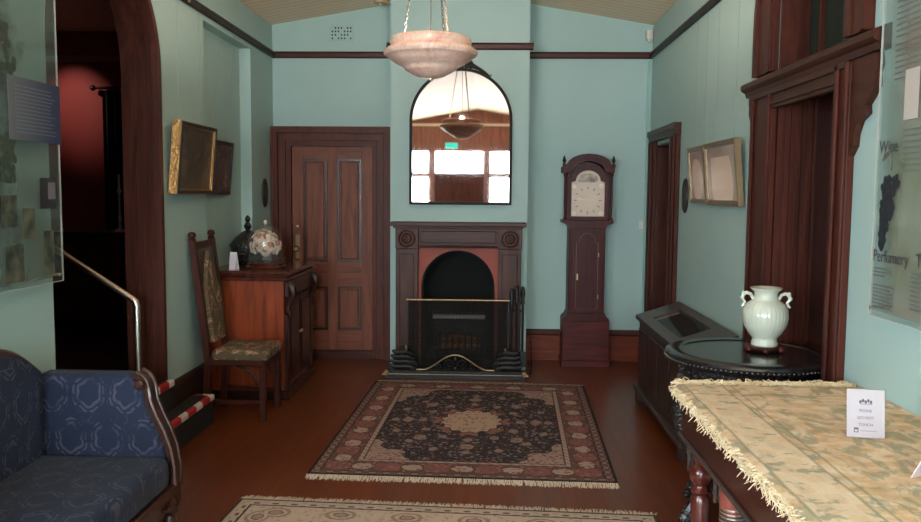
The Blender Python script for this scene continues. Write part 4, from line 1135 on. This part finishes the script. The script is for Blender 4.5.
# card
t = thing('display_card', 'small folded white card standing on the cedar cabinet', 'card', (-2.055, 6.47, ZT), R(-14))
MB().prism([(-.012, 0), (-.009, 0), (.012, .135), (.009, .137)], 'x', -.03, .03).build('front_leaf', white_card, t)
MB().prism([(.04, 0), (.043, 0), (.012, .137), (.009, .135)], 'x', -.03, .03).build('back_leaf', white_card, t)
# glass dome of shell flowers
t = thing('glass_dome', 'glass dome over a posy of white shell flowers', 'ornament', (-1.845, 6.67, ZT))
t.scale = (1.22, 1.22, 1.25)
MB().lathe([(.13, 0), (.135, .008), (.12, .022), (.125, .03), (.118, .038)], 32).build('base', w_caby, t)
gd = [(.112, .038), (.114, .12)] + [(.114 * math.cos(a), .16 + .125 * math.sin(a)) for a in [PI / 2 * i / 10 for i in range(11)]]
gd_in = [(r - .003 if r > .004 else r, z - .002) for r, z in gd[::-1]]
MB().lathe(gd[:-1] + [(.002, .285)], 32).build('dome', dome_glass, t)
MB().lathe([(.006, .283), (.012, .295), (.010, .308), (.002, .314)], 12).build('knob', white_plastic, t)
fl = MB(); fl2 = MB()
for i in range(170):
    a = random.random() * 2 * PI; b = math.acos(random.uniform(-.5, 1)); rr = random.uniform(.066, .104)
    c = (rr * math.sin(b) * math.cos(a), rr * math.sin(b) * math.sin(a), .145 + rr * math.cos(b) * 1.05)
    if c[2] < .05: continue
    q = (fl if random.random() < .72 else fl2)
    Mx = Matrix.Translation(c) @ Matrix.Rotation(a, 4, 'Z') @ Matrix.Rotation(b, 4, 'Y')
    for k in range(5):
        q.ball((.010 * math.cos(k * 1.257), .010 * math.sin(k * 1.257), 0), (.009, .009, .004), 6, Mx)
fl.ball((0, 0, .135), (.05, .05, .065), 12)
fl.build('shell_flowers', mat('shell_white', lambda g: g.mix(srgb(236, 222, 208), srgb(216, 190, 172), g.noise(40)), .4), t)
fl2.build('shell_flowers', mat('shell_rose', srgb(196, 132, 104), .4), t)

# ------------------------------------------------------------------ pictures on the left wall
def picture(name, label, loc, w, h, tilt, fw_, fd, fm, cm, side, group=None, cord_to=None, shade_m=None):
    """hung on a wall facing +x (side=1) or -x (side=-1); w along y, local z up; bottom back edge at loc; tilt = forward lean"""
    r = thing(name, label, 'picture', loc, 0)
    r.rotation_euler = (0, tilt * side, 0)
    s = side
    rect = lambda i: [(-w / 2 + i, i), (w / 2 - i, i), (w / 2 - i, h - i), (-w / 2 + i, h - i)]
    x0, x1 = sorted((s * .004, s * fd))
    MB().ring(rect(0), rect(fw_ * .55), 'x', x0, x1).build('frame', fm, r)
    x0, x1 = sorted((s * .004, s * fd * .9))
    MB().ring(rect(fw_ * .55), rect(fw_), 'x', x0, x1).build('frame_slip', fm, r)
    x0, x1 = sorted((s * .004, s * fd * (.8 if shade_m else .72)))
    MB().prism(rect(fw_ * .9), 'x', x0, x1).build('picture_sheet', cm, r)
    if shade_m:
        x0, x1 = sorted((s * fd, s * (fd + .006)))
        MB().ring(rect(.004), rect(fw_ * .75), 'x', x0, x1).build('shaded_face', shade_m, r)  # dark ring paints the shade of the gilt front face at grazing light
    if cord_to:
        Mi = (Matrix.Translation(loc) @ Matrix.Rotation(tilt * side, 4, 'Y')).inverted()
        c = MB()
        for dy in (-w * .3, w * .3):
            c.tube([Mi @ Vector(p) for p in ((cord_to[0], loc[1] + dy, cord_to[2]), tuple(Matrix.Translation(loc) @ Matrix.Rotation(tilt * side, 4, 'Y') @ Vector((s * .002, dy, h * .8))))], .0007, 5)
        c.build('hanging_cord', mat('cord_' + name + str(round(loc[1], 1)), srgb(112, 134, 126), .7), r)
    return r
picture('gilt_painting', 'dark oil painting in deep gilt frame beside the arch', (XL + .006, 5.76, 1.64), .70, .49, R(5), .036, .065, gilt, oil1, 1, cord_to=(XL + .036, 5.76, 2.99), shade_m=dark_frame)
picture('dark_framed_picture', 'dark picture in thin ebony frame inside the wall recess', (XL - .094, 6.66, 1.63), .60, .44, R(5), .03, .03, dark_frame, oil2, 1, cord_to=(XL + .036, 6.66, 2.99))
# pictures on the right wall
picture('peach_glare_picture', 'narrow gilt-framed picture with painted peach reflection by the oval plaque', (XR - .006, 6.08, 1.60), .46, .41, R(5), .03, .03, dull_gilt, glare1, -1, cord_to=(XR - .036, 6.08, 2.99))
picture('peach_glare_picture', 'wider gilt-framed picture with painted peach reflection towards the arched door', (XR - .006, 5.42, 1.59), .74, .42, R(5.5), .035, .04, dull_gilt, glare2, -1, cord_to=(XR - .036, 5.42, 2.99))
# oval plaques
def plaque(x, s, y, z, label):
    t = thing('oval_plaque', label, 'plaque', (x, y, z))
    Mx = Matrix.Rotation(R(90) * s, 4, 'Y') @ Matrix.Diagonal((1, .62, 1, 1))
    MB().lathe([(.0, 0), (.135, 0), (.14, .006), (.132, .016), (.118, .018), (.112, .012), (.0, .012)], 32, M=Mx).build('plate', mat('plaque_%d' % s, (.035, .03, .026), .4, .4), t)
    e = MB()
    for k in range(5): e.box(.0 if s > 0 else -.0145, .0145 if s > 0 else 0, -.045, .045, .045 - k * .025, .053 - k * .025)
    e.build('lettering', mat('plaque_letters_%d' % s, (.10, .085, .06), .5), t)
plaque(XL, 1, 7.78, 1.645, 'black oval plaque on the left wall near the panelled door')
plaque(XR, -1, 6.59, 1.65, 'bronze oval plaque between the far doorway and the glazed pictures')
# rail hooks
for (x, y, lb) in ((XL + .034, 5.76, 'brass hook on the left picture rail above the gilt painting'), (XR - .034, 5.42, 'brass hook on the right picture rail above the pictures')):
    s = 1 if x < 0 else -1
    t = thing('picture_hook', lb, 'hook', (x, y, RZ1 - .03))
    MB().tube([(-s * .012, 0, .028), (s * .002, 0, .036), (s * .008, 0, .01), (s * .008, 0, -.02), (s * .014, 0, -.035), (s * .022, 0, -.02)], .004, 6).build('hook', brass, t)

# ------------------------------------------------------------------ sloping display case (right wall)
cs = thing('display_case', 'low dark wooden display case with sloping glazed top', 'case', (XR - .03, 5.8, 0))
L2 = .80
MB().box(-.31, -.005, -L2 + .01, L2 - .01, .12, .62, .004).build('body', w_case, cs)
MB().prism([(-.31, .62), (-.005, .62), (-.005, .76), (-.31, .66)], 'y', -L2 + .01, L2 - .01).build('sloped_body', w_case, cs)
def slope_slab(x0, x1, y0, y1, o0, o1):
    zf = lambda x: .665 + (x + .33) * (.11 / .33)
    return MB().add([(x, y, zf(x) + o) for o in (o0, o1) for y in (y0, y1) for x in (x0, x1)], [(0, 2, 3, 1), (4, 5, 7, 6), (0, 1, 5, 4), (2, 6, 7, 3), (0, 4, 6, 2), (1, 3, 7, 5)])
gy0, gy1 = -.42, .50
lid = MB()
for (a, b, c0, c1) in ((-.34, 0, -L2, gy0), (-.34, 0, gy1, L2), (-.34, -.265, gy0, gy1), (-.065, 0, gy0, gy1)):
    q = slope_slab(a, b, c0, c1, .0, .03); lid.add(q.v, q.f)
lid.build('lid_frame', w_casey, cs)
slope_slab(-.265, -.065, gy0, gy1, .002, .006).build('velvet_bed', mat('black_velvet', (.008, .008, .009), .9), cs)
slope_slab(-.262, -.068, gy1 - .06, gy1 - .005, .006, .012).build('label_strip', mat('label_strip', srgb(150, 112, 84), .5), cs)
slope_slab(-.265, -.065, gy0, gy1, .020, .024).build('glass', case_glass, cs)
for k in range(4):
    y0 = -L2 + .05 + k * .385
    MB().box(-.322, -.31, y0, y0 + .345, .20, .60, .008).build('front_panel', w_case, cs)
MB().box(-.345, -.005, -L2, L2, .09, .13, .006).build('bottom_moulding', w_casey, cs)
for x in (-.31, -.05):
    for y in (-L2 + .06, L2 - .06): MB().box(x - .025, x + .025, y - .025, y + .025, 0, .09, .004).build('foot', w_case, cs)

# ------------------------------------------------------------------ round carved black table, vase
TX, TY, TZ = 1.312, 4.145, .83
rtb = thing('round_table', 'round black carved table with beaded edge in the doorway', 'table', (TX, TY, 0))
rtb.scale = (.96, .96, 1.05)
MB().lathe([(.0, .79), (.40, .79), (.425, .795), (.43, .81), (.425, .822), (.41, .83), (.345, .83), (.338, .825), (.0, .825)], 64).build('top', black_top, rtb)
bd = MB()
for i in range(110):
    a = 2 * PI * i / 110; bd.ball((.428 * math.cos(a), .428 * math.sin(a), .80), .007, 5)
bd.build('beaded_edge', black_top, rtb)
MB().lathe([(.37, .79), (.36, .775), (.34, .76), (.335, .70), (.345, .69), (.36, .685), (.36, .67), (.33, .665), (.31, .665), (.31, .78)], 48).build('apron', black_lac, rtb)
for k in range(5):
    a = R(200) + 2 * PI * k / 5; ca, sa = math.cos(a), math.sin(a)
    pth = [(.33, .70), (.385, .64), (.395, .55), (.36, .44), (.31, .32), (.285, .2), (.30, .11), (.345, .05), (.365, .03)]
    MB().tube([(r * ca, r * sa, z) for r, z in pth], [.04, .055, .055, .044, .036, .032, .034, .036, .03], 10).build('leg', black_lac, rtb)
    MB().ball((.395 * ca, .395 * sa, .61), (.035, .035, .05), 8).build('leg_carving', black_lac, rtb)
    MB().ball((.366 * ca, .366 * sa, .03), .03, 8).build('foot', black_lac, rtb)
    # rows of carved blossoms round the apron
    for j in range(5):
        b = a + R(72) * (j + .5) / 5
        MB().ball((.338 * math.cos(b), .338 * math.sin(b), .73), (.024, .024, .018), 7).build('blossom', black_lac, rtb)
MB().lathe([(.20, .16), (.25, .16), (.25, .185), (.20, .185)], 32).build('stretcher', black_lac, rtb)
vx, vy = 1.40, 4.18
t = thing('vase_stand', 'dark carved wooden stand beneath the celadon vase', 'stand', (vx, vy, .8675))
MB().lathe([(.06, .008), (.085, .01), (.09, .022), (.08, .03), (.06, .03)], 24).build('ring', w_cabdk, t)
for k in range(6):
    a = 2 * PI * k / 6 + .3
    MB().ball((.088 * math.cos(a), .088 * math.sin(a), .016), (.02, .02, .016), 8).build('foot', w_clock, t)
vs_ = thing('celadon_vase', 'ribbed pale celadon vase with two scroll handles', 'vase', (vx, vy, .898))
vs_.scale = (.94, .94, .98)
vp = [(.0, .0), (.068, .0), (.07, .012), (.064, .03), (.066, .04), (.085, .06), (.108, .10), (.119, .145), (.115, .185), (.098, .215), (.074, .232), (.062, .242), (.06, .265), (.064, .28), (.082, .293), (.084, .298), (.078, .30), (.056, .285), (.052, .26), (.0, .24)]
MB().lathe(vp, 128, rib=lambda a, z: .022 * abs(math.sin(16 * a)) - .012 if .05 < z < .225 else 0).build('body', celadon, vs_, ang=70)
for s in (-1, 1):
    hp = [(.072, .272), (.10, .268), (.122, .25), (.124, .225), (.112, .205), (.104, .215)]
    d = Vector((math.cos(R(-12)), math.sin(R(-12)), 0)) * s
    MB().tube([(d.x * r, d.y * r, z) for r, z in [(.064, .235), (.078, .262), (.10, .27), (.118, .258), (.12, .236), (.108, .222), (.114, .205), (.124, .198)]], [.009, .009, .010, .010, .008, .008, .007, .006], 8).build('handle', celadon, vs_)
    MB().ball((d.x * .116, d.y * .116, .268), .011, 8).ball((d.x * .124, d.y * .124, .244), .011, 8).build('scroll', celadon, vs_)

# ------------------------------------------------------------------ side table with tapestry cloth
tb = thing('side_table', 'mahogany side table covered by the fringed gold tapestry', 'table', (.80, 0, 0))
TY0, TY1 = 1.2, 3.42
MB().box(0, .735, TY0, TY1, .825, .858, .006).build('top', w_table, tb)
MB().box(.012, .032, TY0 + .02, TY1 - .012, .655, .825, .003).box(.032, .72, TY1 - .032, TY1 - .012, .655, .825, .003).box(.032, .72, TY0 + .02, TY0 + .04, .655, .825, .003).build('apron', w_table, tb)
MB().box(-.002, .014, TY0 + .01, TY1 - .002, .645, .663, .004).build('apron_moulding', w_casey, tb)
legP = [(.03, 0), (.034, .012), (.026, .05), (.02, .07), (.034, .09), (.03, .10), (.024, .12), (.036, .30), (.04, .40), (.03, .42), (.044, .435), (.03, .45), (.028, .46), (.046, .485), (.05, .51), (.042, .535), (.026, .55), (.034, .565), (.034, .655)]
for i, (x, y) in enumerate(((.082, 3.34), (.67, 3.34), (.082, 1.28), (.67, 1.28))):
    MB().lathe(legP, 32, (x, y, 0), rib=lambda a, z: .06 * abs(math.sin(8 * a)) - .03 if .13 < z < .4 else 0).build('leg', w_tablez, tb)
# gate legs: slimmer turned posts with pewter rings
for y in (3.02,):
    g_ = MB().lathe([(.03, 0), (.034, .02), (.024, .06), (.03, .2), (.034, .45), (.05, .50), (.052, .54), (.03, .59), (.02, .655)], 24, (.12, y, 0)).build('gate_leg', mat('rose_wood', srgb(150, 76, 62), .35), tb)
    rg = MB()
    for k in range(5): rg.lathe([(.04, .42 + k * .016), (.05, .424 + k * .016), (.05, .43 + k * .016), (.04, .434 + k * .016)], 24, (.12, y, 0))
    rg.build('pewter_ring', steel, g_)
for (y, x) in ((3.39, .036), (3.04, .05)):
    MB().box(x, x + .012, y - .01, y + .006, .50, .655, .002).box(x + .018, x + .026, y - .01, y + .006, .50, .655, .002).build('corner_strip', w_casey, tb)
MB().box(.05, .07, 1.3, 3.32, .10, .135, .004).build('stretcher', w_table, tb)
# cloth
CX0, CX1, CY0, CY1 = .78, 1.546, 1.32, 3.435
cl = MB()
nx, ny = 26, 60
def cz(u, v):
    x = CX0 + (CX1 - CX0) * u; y = CY0 + (CY1 - CY0) * v
    z = .866 + .0025 * math.sin(x * 23 + y * 9) * math.sin(y * 11)
    e = max(0, (.80 - x) / .035); z -= .02 * e * e
    e2 = max(0, (y - 3.42) / .015); z -= .008 * e2 * e2
    return (x - CX0, y - 1.335, z)
top_ = [cz(i / nx, j / ny) for j in range(ny + 1) for i in range(nx + 1)]
bot_ = [(a, b, c - .005) for a, b, c in top_]
fs = []; Nn = len(top_); w1 = nx + 1
for j in range(ny):
    for i in range(nx):
        a = j * w1 + i
        fs += [(a, a + 1, a + 1 + w1, a + w1), (Nn + a, Nn + a + w1, Nn + a + 1 + w1, Nn + a + 1)]
for j in range(ny):
    for i in (0, nx):
        a = j * w1 + i; fs.append((a, a + w1, Nn + a + w1, Nn + a))
for i in range(nx):
    for j in (0, ny):
        a = j * w1 + i; fs.append((a, a + 1, Nn + a + 1, Nn + a))
cl.add(top_, fs)
cl.v += bot_
clo = cl.build('tapestry_cloth', tapestry)
clo.location = (CX0, 1.335, 0)
tag(clo, 'gold and green tapestry cloth with cream fringe on the side table', 'cloth')
fg = MB()
def strand(p, d, drop, L_, r=.0022):
    pts = []
    k = 4
    cu_ = random.gauss(0, .012); cv_ = random.gauss(0, .012)
    for i in range(k + 1):
        t_ = i / k
        w = Vector(p) + Vector(d) * L_ * (1 - (1 - t_) ** 2) * .75 + Vector((0, 0, -1)) * drop * L_ * t_ * t_
        w += Vector((cu_ * math.sin(t_ * 4), cv_ * math.sin(t_ * 5 + 1), random.gauss(0, .003) * t_))
        pts.append(w)
    fg.tube(pts, [r, r, r * .95, r * .85, r * .6], 3)
n = 800
for i in range(n):
    y = CY0 + (CY1 - CY0) * (i + random.random()) / n
    for rep in range(1):
        strand((.004, y - 1.335, .848 + random.uniform(-.002, .014)), (-.3, random.gauss(0, .3), random.uniform(0, .2)), random.uniform(.9, 1.6), random.uniform(.014, .038))
n = 420
for i in range(n):
    x = (CX1 - CX0 - .02) * (i + random.random()) / n
    strand((x, CY1 - 1.335 - .002, .860 + random.uniform(-.004, .008)), (random.gauss(0, .5), .7, random.uniform(.25, .9)), random.uniform(.2, .6), random.uniform(.018, .036))
fg.build('fringe', fringe_m, clo, stuff=True)

# signs on the cloth
def sign(label, loc, rz, w, h, lean):
    t = thing('notice_card', label, 'sign', loc, rz)
    M0 = Matrix.Rotation(lean, 4, 'X')
    MB().box(-w / 2, w / 2, -.001, .001, 0, h, M=M0).build('card', white_card, t)
    MB().box(-w / 2 - .003, w / 2 + .003, -.004, -.002, 0, h + .003, M=M0).build('acrylic_sleeve', case_glass, t)
    MB().box(-w / 2, w / 2, .0, .07, .0, .003).build('base', case_glass, t)
    MT = M0 @ Matrix.Translation((0, -.0012, 0)) @ Matrix.Rotation(R(90), 4, 'X')
    for k, s_ in enumerate(('PLEASE', 'DO NOT', 'TOUCH')):
        text_mesh('lettering', s_, .0125, ink, t, MT @ Matrix.Translation((0, h * (.53 - .145 * k), 0)), align='CENTER')
    lg = MB()
    for k in range(5): lg.ball((-.016 + k * .008, -.001, h * .74 + (.004 if k % 2 else 0)), (.004, .0008, .006), 6, M0)
    lg.box(-.017, .02, -.0016, -.001, h * .69, h * .70, M=M0)
    lg.build('emblem', ink, t)
    MB().ring([(-w * .31, h * .10), (-w * .19, h * .10), (-w * .19, h * .20), (-w * .31, h * .20)], [(-w * .29, h * .115), (-w * .21, h * .115), (-w * .21, h * .16), (-w * .29, h * .16)], 'y', -.0016, -.001, M=M0).build('emblem', ink, t)
    MB().box(-w * .13, w * .3, -.0014, -.001, h * .13, h * .145, M=M0).build('lettering', mat('ink_pale_' + str(round(loc[0], 2)), srgb(170, 160, 176), .7), t)
sign('upright white notice card in clear sleeve on the tapestry', (1.228, 2.66, .8705), R(-9), .115, .155, R(-9))
t = thing('tent_card', 'second white card lying half folded on the tapestry', 'sign', (1.262, 2.27, .8705), R(28))
MB().prism([(-.045, 0), (-.042, 0), (.0015, .085), (-.0015, .087)], 'x', -.07, .07).build('front_leaf', white_card, t)
MB().prism([(.045, 0), (.042, 0), (-.0015, .085), (.0015, .087)], 'x', -.07, .07).build('back_leaf', white_card, t)

# ------------------------------------------------------------------ perspex panels
def print_sheet(name, cols, op):
    return see_through(name, (.92, .93, .92), op, cols, None)
# right panel: local X -> world -y, local Y -> world z, local Z -> world -x
rp = thing('information_panel', 'clear perspex history panel headed Wine and Perfumery on right wall', 'panel', (XR, 3.27, 1.19))
PW, PH = 1.25, 1.75
MB().box(-.052, -.046, -PW, 0, 0, PH).build('perspex_sheet', perspex, rp)
MB().box(-.0525, -.0455, 0, .0025, 0, PH).box(-.0525, -.0455, -PW, 0, -.0025, 0).build('polished_edge', perspex_edge, rp)
sheet_r = print_sheet('right_print', lambda g: g.mix(g.ramp(g.noise(2.2, 3, .5, None, .5), [(.3, srgb(150, 146, 84)), (.48, srgb(186, 180, 160)), (.62, srgb(190, 150, 120)), (.75, srgb(150, 100, 110))]), srgb(150, 160, 150), (g.y + .16).step(0, .1)),
                     lambda g: (g.y * -1 - .06).step(0, .16) * .5 + .06)
MB().box(-.0450, -.0445, -PW + .01, -.01, .02, PH - .01).build('printed_film', sheet_r, rp)
MX = Matrix(((0, 0, -1, -.0525), (-1, 0, 0, 0), (0, 1, 0, 0), (0, 0, 0, 1)))
def rtext(s_, x, y, size, m=ink_dark): text_mesh('lettering', s_, size, m, rp, MX @ Matrix.Translation((x, y, 0)), depth=.0003)
rtext('Wine', .025, .63, .066)
rtext('Perfumery', .015, .215, .064)
rtext('Te', .335, .215, .07)
ln = MB()
def lines(x, y, w, n, dy=.021):
    for k in range(n):
        ww = w * random.uniform(.82, 1) if k < n - 1 else w * .55
        ln.box(-.0530, -.0526, -x - ww, -x, y - k * dy, y - k * dy + .006)
lines(.115, 1.26, .3, 11); lines(.115, 1.02, .3, 7); lines(.20, .70, .3, 8); lines(.025, .185, .16, 3, .014); lines(.025, .12, .17, 7, .014); lines(.31, .19, .25, 9, .016)
ln.build('text_lines', ink_mid, rp, stuff=True)
MB().box(-.0535, -.0527, -.30, -.20, .74, .92).build('photo_print', mat('photo_pale', srgb(188, 176, 166), .4), rp)
gp = MB()
for i in range(190):
    t_ = random.random(); wd = (.056 * (1 - t_) ** .75 + .008) * (1 + .16 * math.sin(17 * t_)) * (.72 if t_ < .06 else 1)
    gp.ball((-.0535, -.125 + .05 * t_ + random.uniform(-wd, wd),   .535 - t_ * .27), (.0015, .013, .013), 8)
gp.build('grape_drawing', mat('grape_ink', srgb(30, 34, 40), .6), rp)
MB().tube([(-.0535, -.10, .645), (-.0535, -.12, .62), (-.0535, -.125, .56)], .004, 5).tube([(-.0535, -.06, .60), (-.0535, -.09, .625), (-.0535, -.13, .635)], [.004, .010, .004], 6).build('stem_drawing', mat('stem_ink', srgb(92, 88, 78), .6), rp)
for z in (.03, PH - .04):
    MB().tube([(-.058, -.02, z), (-.001, -.02, z)], .007, 10).build('standoff', steel, rp)
MB().tube([(-.04, -.005, .035), (-.04, -PW + .02, .035)], .0035, 6).build('lower_rod', steel, rp)

lp = thing('information_panel', 'clear perspex history panel with grey text card beside the archway', 'panel', (XL + .001, 3.965, 1.21))
MB().box(.044, .050, -1.3, 0, 0, 1.42).build('perspex_sheet', perspex, lp)
MB().box(.0435, .0505, 0, .003, 0, 1.42).box(.0435, .0505, -1.3, 0, -.003, 0).build('polished_edge', perspex_edge, lp)
sheet_l = print_sheet('left_print', lambda g: g.ramp(g.noise(6, 5, .65), [(.35, srgb(70, 84, 74)), (.55, srgb(120, 136, 126)), (.7, srgb(150, 164, 154))]),
                     lambda g: (g.noise(3.2, 5, .6) + (g.y * -1 - .42)).step(.45, .7) * .5 + .08)
MB().box(.0425, .0430, -1.29, -.01, .02, 1.41).build('printed_film', sheet_l, lp)
card = MB().box(.0515, .0535, -.42, .012, .665, .945).build('text_card', mat('navy_card', lambda g: g.mix(srgb(104, 108, 112), srgb(44, 50, 84), g.y.step(-.42, -.05)), .45), lp)
tl = MB()
for k in range(13): tl.box(.0536, .0539, -.37, -.03 - random.random() * .05, .70 + k * .017, .703 + k * .017)
tl.build('text_lines', mat('card_text', srgb(128, 132, 142), .6), card, stuff=True)
ph = MB().box(.0515, .0525, -.19, -.05, .355, .50).build('photo_print', mat('photo_dark', srgb(48, 44, 48), .4), lp)
MB().box(.0526, .0530, -.12, -.055, .40, .48).build('photo_light_area', mat('photo_grey', srgb(120, 116, 124), .4), ph)
for (a, b, c0, c1) in ((-.5, -.38, .28, .42), (-.34, -.24, .22, .36), (-.17, -.08, .04, .25), (-.48, -.34, .03, .2)):
    MB().box(.0515, .0520, a, b, c0, c1).build('photo_print', mat('photo_%d' % int(-a * 100), lambda g: g.ramp(g.noise(14, 4), [(.4, srgb(48, 58, 50)), (.65, srgb(110, 112, 92))]), .5), lp)
tr = MB()
for i in range(70):
    t_ = random.random()
    tr.ball((.0515, -.50 + random.uniform(-1, 1) * (.04 + .16 * (1 - t_)), .90 + t_ * .38), (.001, .02, .02), 6)
for i in range(40):
    t_ = random.random()
    tr.ball((.0515, -.43 + random.uniform(-1, 1) * .05, .48 + t_ * .2), (.001, .016, .02), 6)
tr.build('tree_drawing', mat('tree_ink', lambda g: g.mix(srgb(44, 56, 46), srgb(70, 84, 70), g.noise(30)), .6), lp, stuff=True)
for z in (.03, 1.36):
    MB().tube([(.001, -.03, z), (.058, -.03, z)], .008, 10).build('standoff', steel, lp)
MB().tube([(.036, -.005, .03), (.036, -.28, .03)], .004, 6).build('lower_rod', steel, lp)
